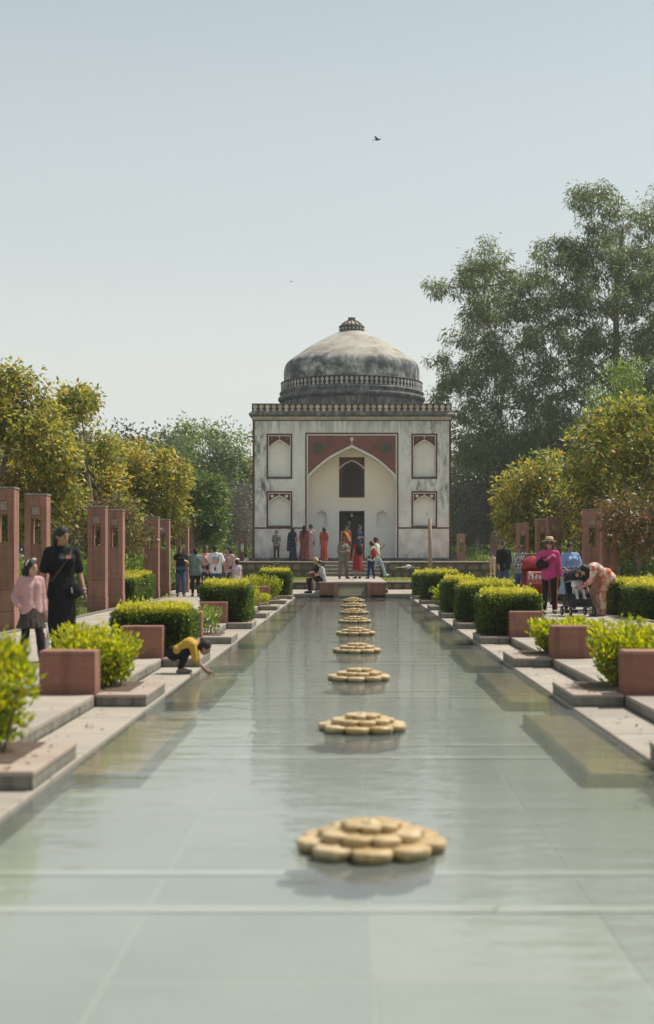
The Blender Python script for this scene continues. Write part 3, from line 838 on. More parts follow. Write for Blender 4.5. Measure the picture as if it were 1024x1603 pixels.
for (cx, hf, zb, zs, rs, f0, f1), n_ in zip(niches, nout):
    x0, x1 = cx-.61, cx+.61
    w_ = .075
    fr = MB(); solid_panel(fr, rect(x0, x1, f0, f1), [rect(x0+w_, x1-w_, f0+w_, f1-w_)], -.022, .02); fo = fr.build('niche_frame', M['band'], tomb)
    a0, a1, b0, b1 = x0+w_+.001, x1-w_-.001, f0+w_+.001, f1-w_-.001
    wl_ = MB(); solid_panel(wl_, rect(a0, a1, b0, b1), [rect(a0+.035, a1-.035, b0+.0, b1-.035)][:0] + [[(a0+.03,b0+.001),(a1-.03,b0+.001),(a1-.03,b1-.04),(a0+.03,b1-.04)]], -.012, .02)
    wl_.build('white_line', M['white'], fo)
    arc = n_[1:-1]; zl = arc[0][1]
    inn = [(x, z) for x, z in arc]
    out_ = []
    for i, (x, z) in enumerate(inn):
        a = Vector(inn[max(i-1,0)]); c = Vector(inn[min(i+1,len(inn)-1)]); d = (c-a).normalized(); nn = Vector((-d.y, d.x)); out_.append((max(a0+.031, min(a1-.031, x+nn.x*.05)), z+nn.y*.05))
    out_[len(inn)//2] = (cx, inn[len(inn)//2][1]+.06)
    m = MB(); strip(m, inn, out_, -.016, .02); m.build('arch_border', M['white'], fo)
    q = [(a0+.0305, b1-.0405), (a0+.0305, out_[0][1])] + out_[1:-1] + [(a1-.0305, out_[-1][1]), (a1-.0305, b1-.0405)]
    m = MB(); poly_holes(m, q, [], -.005); m.build('spandrel', M['band'], fo)
    fl_ = MB()
    for s in (-1, 1): fl_.lathe([(.07, 0), (.06, .012)], 10)
    fl_ = MB()
    for s in (-1, 1):
        pts = [(cx+s*.34+.075*math.cos(k*.5236), b1-.16+.075*math.sin(k*.5236)) for k in range(12)]
        poly_holes(fl_, pts, [], -.014); reveal(fl_, pts, -.014, -.004)
    if f0 < 4: fl_.build('rosette', M['white'], fo)
    else: fl_.build('rosette', M['roundel'], fo)
    f = MB(); f.ellip((cx, -.012, b1-.10), .03, .012, .045, None, 6, 4); f.build('finial_flower', M['white'], fo)
    sl_ = MB(); sl_.bevbox(cx-.53, cx+.53, -.03, .15, zb-.05, zb+.012, .008); sl_.build('sill', M['dark'], fo)
# window: red head, white arch line, stone lattice
wf = MB(); arc = [p for p in win if p[1] > 5.55]
q = [(-.61, 6.14), (-.61, arc[0][1])] + arc[0:] + [(.61, arc[-1][1]), (.61, 6.14)]
poly_holes(wf, q, [], .845); wfo = wf.build('window_head', M['band'], tomb)
out_ = [(x*1.075, z+.045) for x, z in arc]
m = MB(); strip(m, arc, out_, .825, .86); m.build('arch_border', M['white'], wfo)
m = MB()
for x in (-.61, .61): m.box(min(x, x*.925), max(x, x*.925), .835, .86, 4.26, arc[0][1])
m.box(-.61, .61, .83, .862, 4.20, 4.259); m.build('window_frame', M['band'], wfo)
la = MB()
def in_win(x, z):
    if abs(x) > .56 or z < 4.27: return False
    for i in range(1, len(win)-2):
        (xa, za), (xb, zb2) = win[i], win[i+1]
        if xa <= x <= xb and xb > xa: return z < za + (zb2-za)*(x-xa)/(xb-xa)
    return z < 5.5
stp = .088
for i in range(-7, 8):
    for j in range(0, 24):
        x = i*stp; z = 4.27 + j*stp*.866 ; x += (stp/2 if j % 2 else 0)
        for dx, dz in ((stp, 0), (stp/2, stp*.866), (-stp/2, stp*.866)):
            if in_win(x, z) and in_win(x+dx, z+dz):
                a = Vector((x, .95, z)); b_ = Vector((x+dx, .95, z+dz)); d = (b_-a); nn = Vector((-d.z, 0, d.x)).normalized()*.0115; yy = Vector((0,.025,0))
                la.add([a+nn-yy, b_+nn-yy, b_-nn-yy, a-nn-yy, a+nn+yy, b_+nn+yy, b_-nn+yy, a-nn+yy], [(0,1,2,3),(0,4,5,1),(2,6,7,3)])
lao = la.build('stone_lattice', M['jali'], wfo); lao['kind'] = 'stuff'
m = MB(); bb = [(x*.80, 4.30+(z-4.26)*.93) for x, z in win]; solid_panel(m, win, [bb], .90, .98); m.build('lattice_border', M['jali'], wfo)
# door
m = MB(); solid_panel(m, rect(-.61,.61,ZB,3.55), [rect(-.55,.55,ZB+.02,3.47)], .88, .98); dr = m.build('door_frame', M['darkwood_shade'], tomb)
for s in (-1, 1):
    b = MB(); b.bevbox(min(s*.545, s*.07-.12), max(s*.545, s*.07-.12), 1.0, 1.05, ZB+.03, 3.38, .006)
    for k in range(3): b.box(min(s*.50,s*.14-.11), max(s*.50,s*.14-.11), .985, .999, ZB+.15+k*.68, ZB+.7+k*.68)
    b.build('interior_dark_leaf', M['darkwood_shade'], dr)  # near-black leaves stand for the unlit interior on both sides of the slit
m = MB(); solid_panel(m, rect(-.5,.5,ZB,3.4), [rect(-.42,.42,ZB+.02,3.3)], 2*HW-.45, 2*HW-.3); m.build('rear_door_frame', M['darkwood_shade'], tomb)
m = MB(); m.tube([(.0,.90,3.47),(.0,.90,3.36)], .03, 6); m.ellip((0,.90,3.32), .09, .05, .04); m.build('door_lamp', M['grid'], dr)
# plinth, cornice, parapet
m = MB(); m.box(-HW-.12, HW+.12, -.16, 2*HW+.12, PZ-.05, ZB); m.build('plinth', M['dark'], tomb)
m = MB(); m.box(-HW-.03, HW+.03, -.03, 2*HW+.03, 7.845, 7.995)
m.build('cream_band', M['creamband'], tomb)
m = MB(); m.box(-HW-.04, HW+.04, -.04, 2*HW+.04, 7.80, 7.842); m.build('red_band', M['band'], tomb)
prof = [(.02, 7.997), (.10, 8.03), (.19, 8.07), (.21, 8.10), (.15, 8.16), (.07, 8.235)]
m = MB(); vs = []; fs = []
for r, z in prof:
    a = HW+r; vs += [(-a,-r,z),(a,-r,z),(a,2*HW+r,z),(-a,2*HW+r,z)]
for i in range(len(prof)-1):
    for k in range(4): fs.append((i*4+k, i*4+(k+1)%4, i*4+4+(k+1)%4, i*4+4+k))
fs.append((len(prof)*4-4, len(prof)*4-3, len(prof)*4-2, len(prof)*4-1)); fs.append((0,3,2,1))
m.add(vs, fs); m.build('cornice', M['dark'], tomb)
PA0, PA1 = 8.236, 8.585
pp = MB(); a = HW+.045
pp.box(-a, a, -.045, .10, PA0, PA1); pp.box(-a, a, 2*HW-.10, 2*HW+.045, PA0, PA1)
pp.box(-a, -a+.145, .101, 2*HW-.101, PA0, PA1); pp.box(a-.145, a, .101, 2*HW-.101, PA0, PA1)
par = pp.build('parapet', M['merlonbg'], tomb)
m = MB(); m.box(-a-.012, a+.012, -.058, .11, PA1+.001, PA1+.03); m.box(-a-.012, -a+.15, .112, 2*HW, PA1+.001, PA1+.03); m.box(a-.15, a+.012, .112, 2*HW, PA1+.001, PA1+.03)
m.build('parapet_cap', M['dark'], par)
def merlon_mesh(w, h, t):
    pr = [(-.50,0),(.50,0),(.40,.16),(.20,.30),(.20,.40),(.44,.55),(.48,.72),(.30,.90),(0,1.0),(-.30,.90),(-.48,.72),(-.44,.55),(-.20,.40),(-.20,.30),(-.40,.16)]
    m = MB(); q = [(x*w, z*h) for x, z in pr]; poly_holes(m, q, [], -t); reveal(m, q, -t, 0); return m.mesh('merlon', M['merlon'])
mm = merlon_mesh(.225, PA1-PA0-.03, .018)
NM = 32
for k in range(NM):
    x = -a + (k+.5)*2*a/NM
    link('merlon', mm, par, (x, -.0455, PA0+.012))
    for s in (-1, 1): link('merlon', mm, par, (s*(a+.0005), HW + x*.98, PA0+.012), s*math.pi/2)
# drum and dome
DC = (0, HW, 0)
m = MB(); m.lathe([(3.55,8.01),(3.55,9.10),(3.60,9.16)], 72, DC, capb=False); m.build('drum', M['dark'], tomb, False)
m = MB(); m.lathe([(3.56,9.161),(3.70,9.22),(3.74,9.30),(3.72,9.38),(3.60,9.43),(3.58,9.50),(3.66,9.56),(3.67,9.62),(3.60,9.70)], 72, DC); m.build('drum_moulding', M['dark'], tomb, True)
m = MB(); m.lathe([(3.57,9.701),(3.57,10.10)], 72, DC); rail = m.build('dome_rail', M['railbg'], tomb)
m = MB(); m.lathe([(3.60,10.101),(3.61,10.13),(3.55,10.15)], 72, DC); m.build('rail_cap', M['dark'], rail)
mr = merlon_mesh(.17, .36, .018); mr.materials.clear(); mr.materials.append(M['railmerlon'])
for k in range(92):
    th = 2*math.pi*k/92
    link('merlon', mr, rail, (3.573*math.sin(th), HW-3.573*math.cos(th), 9.72), th)
pf = catmull([(3.42,10.1),(3.44,10.45),(3.43,10.75),(3.38,10.98),(3.27,11.17),(3.02,11.36),(2.68,11.61),(2.32,11.87),(1.95,12.10),(1.56,12.31),(1.15,12.52),(.80,12.68),(.60,12.77)], 3)
m = MB(); m.lathe(pf, 96, DC); m.build('dome', M['dome'], tomb, True)
m = MB(); m.lathe([(.50,12.74),(.60,12.77),(.615,12.99),(.66,13.01),(.655,13.05),(.55,13.06)], 20, DC); fin = m.build('finial', M['dark'], tomb)
m = MB(); m.lathe([(.54,13.061),(.47,13.16),(.33,13.26),(.18,13.33),(.17,13.35)], 20, DC); m.build('lotus_cap', M['creamband'], fin, True)
for k in range(14):
    th = 2*math.pi*k/14; m = MB()
    m.tube([(r*math.sin(th), HW-r*math.cos(th), z) for r, z in ((.555,13.06),(.485,13.165),(.345,13.27),(.19,13.345))], .028, 5); m.build('lotus_rib', M['merlonbg'], fin)
for k in range(20):
    th = 2*math.pi*(k+.5)/20; m = MB(); m.ellip((.61*math.sin(th), HW-.61*math.cos(th), 12.89), .055, .055, .075, None, 6, 4); m.build('finial_bead', M['creamband'], fin)
m = MB(); m.lathe([(.13,13.351),(.18,13.37),(.18,13.46),(.20,13.465),(.20,13.49),(.05,13.50)], 14, DC); m.build('knob', M['dark'], fin)
# spouts at the upper corners
for s in (-1,):
    m = MB(); m.box(s*(HW+.30) if s > 0 else -HW-.30, -HW-.021, .12, .22, 7.02, 7.10); m.build('spout', M['dark'], tomb)
# ------------------------------------------------------------------ plants
def leaf_obj(name, pos, dirs, nrm, ln, wd, tint, mat, parent=None):
    N = len(pos)
    d = dirs / np.maximum(np.linalg.norm(dirs, axis=1, keepdims=True), 1e-6)
    s = np.cross(d, nrm); s /= np.maximum(np.linalg.norm(s, axis=1, keepdims=True), 1e-6)
    n2 = np.cross(s, d)
    ln = np.broadcast_to(ln, (N,))[:, None]; wd = np.broadcast_to(wd, (N,))[:, None]
    p0 = pos; p2 = pos + d*ln
    mid = pos + d*ln*.45 - n2*ln*.06
    p1 = mid + s*wd*.5 + n2*wd*.18; p3 = mid - s*wd*.5 + n2*wd*.18
    V = np.empty((N*4, 3), np.float32); V[0::4] = p0; V[1::4] = p1; V[2::4] = p2; V[3::4] = p3
    me = bpy.data.meshes.new(name)
    me.vertices.add(N*4); me.vertices.foreach_set('co', V.ravel())
    me.loops.add(N*4); me.loops.foreach_set('vertex_index', np.arange(N*4, dtype=np.int32))
    me.polygons.add(N); me.polygons.foreach_set('loop_start', np.arange(0, N*4, 4, dtype=np.int32))
    try: me.polygons.foreach_set('loop_total', np.full(N, 4, np.int32))
    except Exception: pass
    at = me.attributes.new('tint', 'FLOAT', 'FACE'); at.data.foreach_set('value', np.clip(tint, 0, 1).astype(np.float32))
    me.materials.append(mat); me.update(calc_edges=True); me.validate()
    return link(name, me, parent)

def unit(rng, n):
    v = rng.normal(size=(n, 3)); return v/np.linalg.norm(v, axis=1, keepdims=True)

L = {}
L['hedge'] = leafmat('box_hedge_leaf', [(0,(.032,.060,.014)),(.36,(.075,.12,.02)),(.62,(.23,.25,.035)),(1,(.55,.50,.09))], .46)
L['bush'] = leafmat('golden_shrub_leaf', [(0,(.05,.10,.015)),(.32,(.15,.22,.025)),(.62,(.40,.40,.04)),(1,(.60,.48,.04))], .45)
L['euc'] = leafmat('grey_green_leaf', [(0,(.05,.075,.032)),(.5,(.135,.175,.065)),(.85,(.25,.28,.10)),(1,(.32,.27,.10))], .38)
L['yel'] = leafmat('yellowing_leaf', [(0,(.055,.085,.022)),(.30,(.14,.18,.035)),(.58,(.30,.28,.06)),(.84,(.56,.42,.10)),(1,(.50,.23,.07))], .48)
L['green'] = leafmat('mid_green_leaf', [(0,(.03,.058,.02)),(.5,(.08,.125,.035)),(.85,(.18,.23,.05)),(1,(.30,.30,.07))], .36)
L['light'] = leafmat('light_green_leaf', [(0,(.06,.11,.022)),(.5,(.15,.22,.04)),(1,(.32,.37,.08))], .42)
L['dark'] = leafmat('dark_green_leaf', [(0,(.022,.038,.018)),(.5,(.06,.09,.035)),(1,(.15,.18,.06))], .25)
L['grey'] = leafmat('grey_twig_leaf', [(0,(.08,.075,.06)),(.6,(.16,.15,.12)),(1,(.25,.23,.18))], .25)
L['red'] = leafmat('reddish_leaf', [(0,(.05,.065,.02)),(.35,(.13,.11,.035)),(.6,(.26,.12,.06)),(1,(.38,.24,.10))], .38)
M['core'] = stone('inner_twigs', (.035,.032,.015), .3, .95, 14, (.02,.02,.01), .4)

def hedge(name, label, x0, x1, y0, y1, z0, z1, group, seed, leaf=.05, shag=.065, warm=0.0, dens=1.0):
    rng = np.random.default_rng(seed)
    cx, cy = (x0+x1)/2, (y0+y1)/2
    t = thing(name, label, 'hedge', (cx, cy, z0), 0, group)
    hx, hy, h = (x1-x0)/2, (y1-y0)/2, z1-z0
    m = MB(); m.bevbox(-hx+.07, hx-.07, -hy+.07, hy-.07, .0, h-.07, .08); m.build('twig_core', M['core'], t)
    areas = np.array([4*hx*hy, 2*hx*h, 2*hx*h, 2*hy*h, 2*hy*h]); A = areas.sum()
    N = int(dens*A*3.4/(leaf*leaf*.5*.55))
    f = rng.choice(5, N, p=areas/A); u = rng.uniform(-1, 1, N); v = rng.uniform(-1, 1, N)
    P = np.zeros((N, 3)); Nn = np.zeros((N, 3))
    vz = (v+1)/2*h
    P[f==0] = np.c_[u*hx, v*hy, np.full(N, h)][f==0]; Nn[f==0] = (0,0,1)
    P[f==1] = np.c_[u*hx, np.full(N,-hy), vz][f==1]; Nn[f==1] = (0,-1,0)
    P[f==2] = np.c_[u*hx, np.full(N,hy), vz][f==2]; Nn[f==2] = (0,1,0)
    P[f==3] = np.c_[np.full(N,-hx), u*hy, vz][f==3]; Nn[f==3] = (-1,0,0)
    P[f==4] = np.c_[np.full(N,hx), u*hy, vz][f==4]; Nn[f==4] = (1,0,0)
    # rounded upper edges, loose bumps
    r = .10; q = np.maximum(np.abs(P[:,0])-(hx-r), 0)**2 + np.maximum(np.abs(P[:,1])-(hy-r), 0)**2 + np.maximum(P[:,2]-(h-r), 0)**2
    k = np.sqrt(q); over = np.maximum(k - r, 0)
    cen = np.c_[np.clip(P[:,0], -hx+r, hx-r), np.clip(P[:,1], -hy+r, hy-r), np.minimum(P[:,2], h-r)]
    dv = P - cen; dl = np.maximum(np.linalg.norm(dv, axis=1, keepdims=True), 1e-6)
    P = np.where((dl > r), cen + dv/dl*r, P)
    bump = (np.sin(P[:,0]*9+seed)*np.sin(P[:,1]*8+seed*2)*np.sin(P[:,2]*10+1.3*seed))*.035
    depth = rng.exponential(.035, N)
    P += Nn*(bump + rng.normal(0, shag*.45, N) - depth + .015)[:, None]
    patch = np.sin(P[:,0]*5.1+seed)*np.sin(P[:,1]*4.3+seed*1.7)*np.sin(P[:,2]*6.2+seed*.6)*.14
    shoot = (Nn[:,2] > .5) & (rng.random(N) < .10); P[shoot, 2] += rng.exponential(.026, shoot.sum())
    thin = P[:,2] < .12
    keep = ~(thin & (rng.random(N) < .55)); P = P[keep]; Nn = Nn[keep]; depth = depth[keep]; patch = patch[keep]; n = len(P)
    D = Nn*.75 + unit(rng, n)*.8 + np.array([0,0,.35])
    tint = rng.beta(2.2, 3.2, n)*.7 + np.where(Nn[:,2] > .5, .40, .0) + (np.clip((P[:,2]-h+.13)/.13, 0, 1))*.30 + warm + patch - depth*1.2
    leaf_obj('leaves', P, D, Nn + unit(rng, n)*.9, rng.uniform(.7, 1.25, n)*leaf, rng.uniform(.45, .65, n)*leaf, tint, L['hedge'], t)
    return t

def bush(name, label, x, y, z, w, d, h, group, seed, leaf=.085, mat='bush', n=1700, cat='shrub', stems=14, tint0=0.0):
    rng = np.random.default_rng(seed); t = thing(name, label, cat, (x, y, z), 0, group)
    m = MB(); tips = []
    for k in range(stems):
        a = rng.uniform(0, 6.28); r = math.sqrt(rng.uniform(.05, 1)); hh = h*rng.uniform(.62, 1.04)*(1-.22*r)
        p0 = np.array([math.cos(a)*r*w*.34, math.sin(a)*r*d*.34, 0]); p2 = np.array([math.cos(a)*r*w*.5, math.sin(a)*r*d*.5, hh])
        p1 = (p0+p2)/2 + np.array([rng.normal(0,.03), rng.normal(0,.03), h*.06])
        m.tube([p0, p1, p2], [.008, .006, .003], 5); tips.append((p0, p1, p2))
    m.build('stems', M['bark'], t)
    per = n//stems; P = []; D = []
    for p0, p1, p2 in tips:
        f = rng.uniform(.04, 1.0, per)**.8
        c = np.where(f[:,None] < .5, p0+(p1-p0)*f[:,None]*2, p1+(p2-p1)*(f[:,None]*2-1))
        o = unit(rng, per)*np.array([w, d, h*.6])*.125*rng.uniform(.2, 1.25, per)[:,None]
        P.append(c+o); D.append(o/np.linalg.norm(o,axis=1,keepdims=True)*.8 + np.array([0,0,.75]) + unit(rng, per)*.4)
    P = np.concatenate(P); D = np.concatenate(D); P[:,2] = np.maximum(P[:,2], .02); nn = len(P)
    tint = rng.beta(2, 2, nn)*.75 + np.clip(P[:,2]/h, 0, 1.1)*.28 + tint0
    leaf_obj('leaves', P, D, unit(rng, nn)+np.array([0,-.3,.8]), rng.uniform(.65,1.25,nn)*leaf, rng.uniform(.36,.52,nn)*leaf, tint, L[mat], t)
    return t

def pip(px, py, poly):
    ins = np.zeros(len(px), bool); n = len(poly); j = n-1
    for i in range(n):
        xi, yi = poly[i]; xj, yj = poly[j]
        c = ((yi > py) != (yj > py)) & (px < (xj-xi)*(py-yi)/((yj-yi) if yj != yi else 1e-9) + xi)
        ins ^= c; j = i
    return ins
def edge_dist(px, py, poly):
    best = np.full(len(px), 1e9); n = len(poly)
    for i in range(n):
        ax, ay = poly[i]; bx, by = poly[(i+1) % n]; dx, dy = bx-ax, by-ay
        t = np.clip(((px-ax)*dx + (py-ay)*dy)/max(dx*dx+dy*dy, 1e-9), 0, 1)
        best = np.minimum(best, np.hypot(px-ax-t*dx, py-ay-t*dy))
    return best

def tree(name, label, poly, D, depth, clumps, per, spread, leaf, asp, mat, seed, trunk=None, branches=(), twigs=60, droop=.3, gap=.5, gscale=.35, tintb=0., cat='tree', group=None,
         trad=.25, bark='bark', up=.3, flat=1.0, bscale=.42):
    "POLY: outline of the crown as the photo shows it, turned into metres at distance D; the crown gets its own depth"
    rng = np.random.default_rng(seed)
    W = [(gx(a, D), gz(b, D)) for a, b in poly]
    xs = [p[0] for p in W]; zs = [p[1] for p in W]
    cx = sum(xs)/len(xs)
    if trunk is None: trunk = [((min(p[0] for p in poly)+max(p[0] for p in poly))/2, None)]
    bx = gx(trunk[0][0], D)
    t = thing(name, label, cat, (bx, D, .05), 0, group)
    cxs = []; czs = []; got = 0; tries = 0
    EDs = np.empty(0); jit_ = .30*D/40
    PX = np.empty(0); PZ_ = np.empty(0); PYY = np.empty(0)
    while len(PX) < clumps and tries < 60:
        tries += 1
        x = rng.uniform(min(xs), max(xs), clumps*2); z = rng.uniform(min(zs), max(zs), clumps*2)
        nz = np.array([mnoise.noise_vector(Vector((a*1.1+seed, b_*1.1, seed*.7))) for a, b_ in zip(x, z)])
        xq, zq = x + nz[:,0]*jit_*1.6, z + nz[:,1]*jit_*1.6
        ok = pip(xq, zq, W); x, z, xq, zq = x[ok], z[ok], xq[ok], zq[ok]
        ed = edge_dist(xq, zq, W); lim = depth*np.sqrt(np.clip(ed/(depth*.8), .02, 1))
        y = rng.uniform(-1, 1, len(x)); y = np.sign(y)*np.abs(y)**.7*lim
        g_ = np.array([mnoise.noise(Vector((a*gscale+seed, b_*gscale, c*gscale*flat))) for a, b_, c in zip(x, y, z)])
        g2 = np.array([mnoise.noise(Vector((a*gscale*3+seed, b_*gscale*3, c*gscale*3*flat))) for a, b_, c in zip(x, y, z)])
        k = (g_ + .4*g2) > (gap-.5)*.8
        PX = np.r_[PX, x[k]]; PZ_ = np.r_[PZ_, z[k]]; PYY = np.r_[PYY, y[k]]; EDs = np.r_[EDs, ed[k]]
    EDs = EDs[:clumps]; PX, PZ_, PYY = PX[:clumps]-bx, PZ_[:clumps]-.05, PYY[:clumps]
    C = np.c_[PX, PYY, PZ_]
    # trunk and limbs
    zc = float(np.median(PZ_))
    m = MB()
    if len(trunk) > 1: tp = [Vector((gx(a, D)-bx, 0.15*i*(-1)**i, (gz(b_, D)-.05) if b_ is not None else 0)) for i, (a, b_) in enumerate(trunk)]
    else: tp = [Vector((0,0,-.1)), Vector((.1,.1,zc*.5)), Vector((float(np.median(PX))*.5,0,zc)), Vector((float(np.median(PX)),.0,zc+(max(zs)-zc)*.45))]
    tp[0].z = -.15
    m.tube(tp, [trad*(1-.72*i/(len(tp)-1)) for i in range(len(tp))], 8); m.build('trunk', M[bark], t, True)
    skel = [np.array(p) for p in tp[1:]]
    if branches:
        for br in branches:
            pts = [Vector((gx(a, D)-bx, yy, gz(b_, D)-.05)) for a, b_, yy in br]
            mb = MB(); mb.tube(pts, [trad*bscale*(1-.8*i/(len(pts)-1)) for i in range(len(pts))], 6); mb.build('branch', M[bark], t, True)
            for i in range(len(pts)-1):
                for f in (0, .5): skel.append(np.array(pts[i].lerp(pts[i+1], f)))
    else:
        for k in range(6):
            tgt = C[rng.integers(len(C))]; a = np.array(tp[1].lerp(tp[-1], rng.uniform(.2,.9))); md = (a+tgt)/2 + np.array([0,0,.1*np.linalg.norm(tgt-a)])
            mb = MB(); mb.tube([a, md, tgt], [trad*.38, trad*.24, trad*.06], 6); mb.build('branch', M[bark], t, True)
            skel += [a, md, tgt, (a+md)/2, (md+tgt)/2]
    SK = np.array(skel)
    tw = MB()
    for k in range(min(twigs, len(C))):
        c = C[k]; j = np.argmin(np.linalg.norm(SK-c, axis=1)); a = SK[j]; md = (a+c)/2 + np.array([0,0,-.04*np.linalg.norm(c-a)])
        tw.tube([a, md, c], [trad*.10, trad*.065, trad*.022], 4)
    if twigs: o = tw.build('twigs', M[bark], t); o['kind'] = 'stuff'
    # leaves in drooping sprays round the clump centres
    N = clumps*per; idx = np.repeat(np.arange(len(C)), np.maximum((per*(.30+.70*np.clip(EDs/(jit_*1.6), 0, 1))*rng.uniform(.6, 1.25, len(C))).astype(int), 3)); N = len(idx)
    off = np.clip(rng.normal(0, 1, (N, 3)), -1.55, 1.55)*np.array([1,1,.75])*spread*rng.uniform(.55,1.3,len(C))[idx][:,None]
    P = C[idx] + off
    P[:,2] = np.maximum(P[:,2], .08)
    Dr = off/np.maximum(np.linalg.norm(off,axis=1,keepdims=True),1e-6)*.8 + unit(rng, N)*.6 + np.array([0,0,-droop+up*.0])
    ctint = rng.normal(0, .12, len(C))[idx]
    zz = np.clip((P[:,2]-PZ_.min())/max(np.ptp(PZ_), .1), 0, 1)
    tint = .38 + rng.normal(0, .17, N) + ctint + tintb
    tint = tint + rng.normal(0,.08)*0
    leaf_obj('crown', P, Dr, unit(rng, N)+np.array([0,-.2,.9]), rng.uniform(.65,1.3,N)*leaf, rng.uniform(.75,1.2,N)*leaf*asp, tint, L[mat], t)
    return t

# planter shrubs and hedges on both pool edges
def U(s, u): return s*(PW+u)
left_kinds = ['b','b','h','s','h','b','s','b','h']
right_kinds = ['b','b','b','h','h','h2','b','h','h3']
lab_left = ['bright yellow green shrub cropped by the left picture edge, nearest of all', 'yellow green shrub behind the nearest full red slab, left of the crouching child',
            'olive box hedge just behind the crouching child in yellow', 'small pale leafy shrub beyond the olive hedge, behind a narrow red slab', 'dark fronted square box hedge below the group of women',
            'light yellow green shrub against the right side of the square hedge on the left', 'tiny orange tinged shrub by a red slab on the left pool edge', 'leafy green shrub in front of the last hedge on the left', 'last rounded box hedge on the left, at the pool end']
lab_right = ['golden shrub beside the nearest red slab on the right', 'tall golden shrub with upright shoots before the nearest full red slab at right', 'light green shrub below the stroller, behind a red slab', 'square box hedge right below the woman in pink',
             'box hedge in the middle of three in a row at right, below the couple', 'narrow dark box hedge, third from the camera on the right edge', 'bright yellow loose shrub between the far box hedges at right', 'far box hedge with bright top behind the yellow shrub at right', 'small brownish clipped hedge, last on the right at the pool end']
for s, kinds, labs in ((-1, left_kinds, lab_left), (1, right_kinds, lab_right)):
    for i, (k, yb) in enumerate(zip(kinds, BLOCKS)):
        grp = 'plants in the stone planters along the pool'
        cx = U(s, .62); far = 1.0 if i < 5 else 1.35
        sd = 11+i*7+(50 if s > 0 else 0)
        if k.startswith('h'):
            w0, w1 = (.10, .98 if i == 3 else 1.12) if s > 0 else (.10, 1.05)
            top = {2: .80, 3: .88, 4: .93, 5: .95, 7: 1.0, 8: 1.0}.get(i, .9)
            if k == 'h2': w0, w1 = .12, .80
            if k == 'h3': w0, w1, top = .06, .45, .93
            if s < 0 and i == 2: w0, w1, top = .20, 1.12, .80
            if s < 0 and i == 4: w0, w1, top = .12, .98, .93
            xa, xb = sorted((U(s, w0), U(s, w1)))
            hedge('box_hedge', labs[i], xa, xb, yb+.28, yb+(1.45 if s > 0 or i > 3 else 1.15), ZP+.005, top-.08, grp, sd, .042*far, .05 if k != 'h3' else .03, warm=(.0 if k != 'h3' else .12))
        elif k == 'b':
            hh = {0: .86, 1: .62, 2: .52, 5: .62, 6: .66, 7: .78}.get(i, .6)
            if s > 0 and i == 1: hh = .68
            bush('shrub', labs[i], U(s, .78 if s > 0 and i in (1, 2) else (.64 if i == 0 else .62)), yb+.80, ZP+.005, .82 if i in (0, 1, 2) else .95, 1.05, hh, grp, sd, .066 if i < 3 else .07, 'bush', 6500 if i < 3 else 3200, stems=44 if i < 3 else 28, tint0=-.05 if s < 0 and i == 7 else .02)
        else:
            bush('shrub', labs[i], U(s, .50), yb+.80, ZP+.005, .55, .8, .55 if i == 3 else .34, grp, sd, .07, 'light' if i == 3 else 'bush', 700, stems=10, tint0=.1)

# clipped hedges between the pillar pairs, outside the paths
side_hedges = [(-1, 5.75, 6.9, 26.2, 28.2, .86, 'clipped green hedge behind the woman in black, between two pillar pairs'), (-1, 5.75, 6.9, 35.4, 37.3, .92, 'clipped green hedge between second and third pillar pairs on left, near block'),
               (-1, 5.75, 6.9, 37.6, 39.3, .98, 'clipped green hedge between second and third pillar pairs on left, far block'),
               (1, 5.55, 6.6, 28.9, 30.4, .94, 'clipped green hedge beside the bending woman, block nearer the pillars'), (1, 5.62, 6.7, 26.9, 28.6, .90, 'clipped green hedge at the right picture edge, nearer block'),
               (1, 5.75, 6.9, 35.6, 39.2, .92, 'long clipped hedge behind the blue dressed woman and pillars')]
for i, (s, u0, u1, y0, y1, top, lb) in enumerate(side_hedges):
    xa, xb = sorted((s*u0, s*u1)); hedge('box_hedge', lb, xa, xb, y0, y1, .05, top-.10, 'clipped hedges between the pillars', 300+i, .055, .05)

# low shrubs behind the pillars
low = [(-8.2, 27, 2.4, 1.8, 1.5, 'green'), (-8.4, 31, 2.6, 2, 1.5, 'light'), (-9.2, 35.5, 3.2, 2, 1.7, 'light'), (-8.4, 41, 2.6, 2.2, 1.7, 'light'), (-8.2, 46, 2.8, 2.4, 2.0, 'light'), (-7.6, 51.5, 2.8, 2.6, 2.1, 'light'),
       (-8.2, 56.5, 2.8, 2.6, 2.4, 'light'), (-7.4, 63, 2.4, 2.8, 2.2, 'light'), (-6.9, 74, 2.6, 2.4, 2.4, 'light'),
       (8.0, 40, 2.2, 2.6, 2.0, 'light'), (7.6, 45, 2.4, 2.4, 2.3, 'light'), (7.6, 50, 2.8, 2.4, 2.6, 'light'), (8.0, 56, 2.8, 2.8, 2.6, 'light'), (7.4, 63, 2.4, 2.8, 2.3, 'light'), (6.9, 74, 2.8, 2.4, 2.4, 'light')]
lowl = ['mid green shrub behind the girl and the nearest pillars', 'bright shrub seen through the gap by the second left pillar', 'bright shrub behind the second pillar pair on the left', 'bright shrub behind the third pillar pair on the left', 'bright shrub behind the lone seventh pillar on the left',
        'bright shrub above the women with the white shirted one', 'bright shrub behind the child in lilac', 'bright shrub between the last left pillar and retaining wall', 'bright shrub against the left wall of the tomb',
        'bright shrub behind the woman in blue', 'bright shrub behind the red leaved pillars at right', 'bright shrub behind the lone fifth pillar at right', 'bright shrub behind the man in black', 'bright shrub behind the small child near the right platform end', 'bright shrub against the right wall of the tomb']
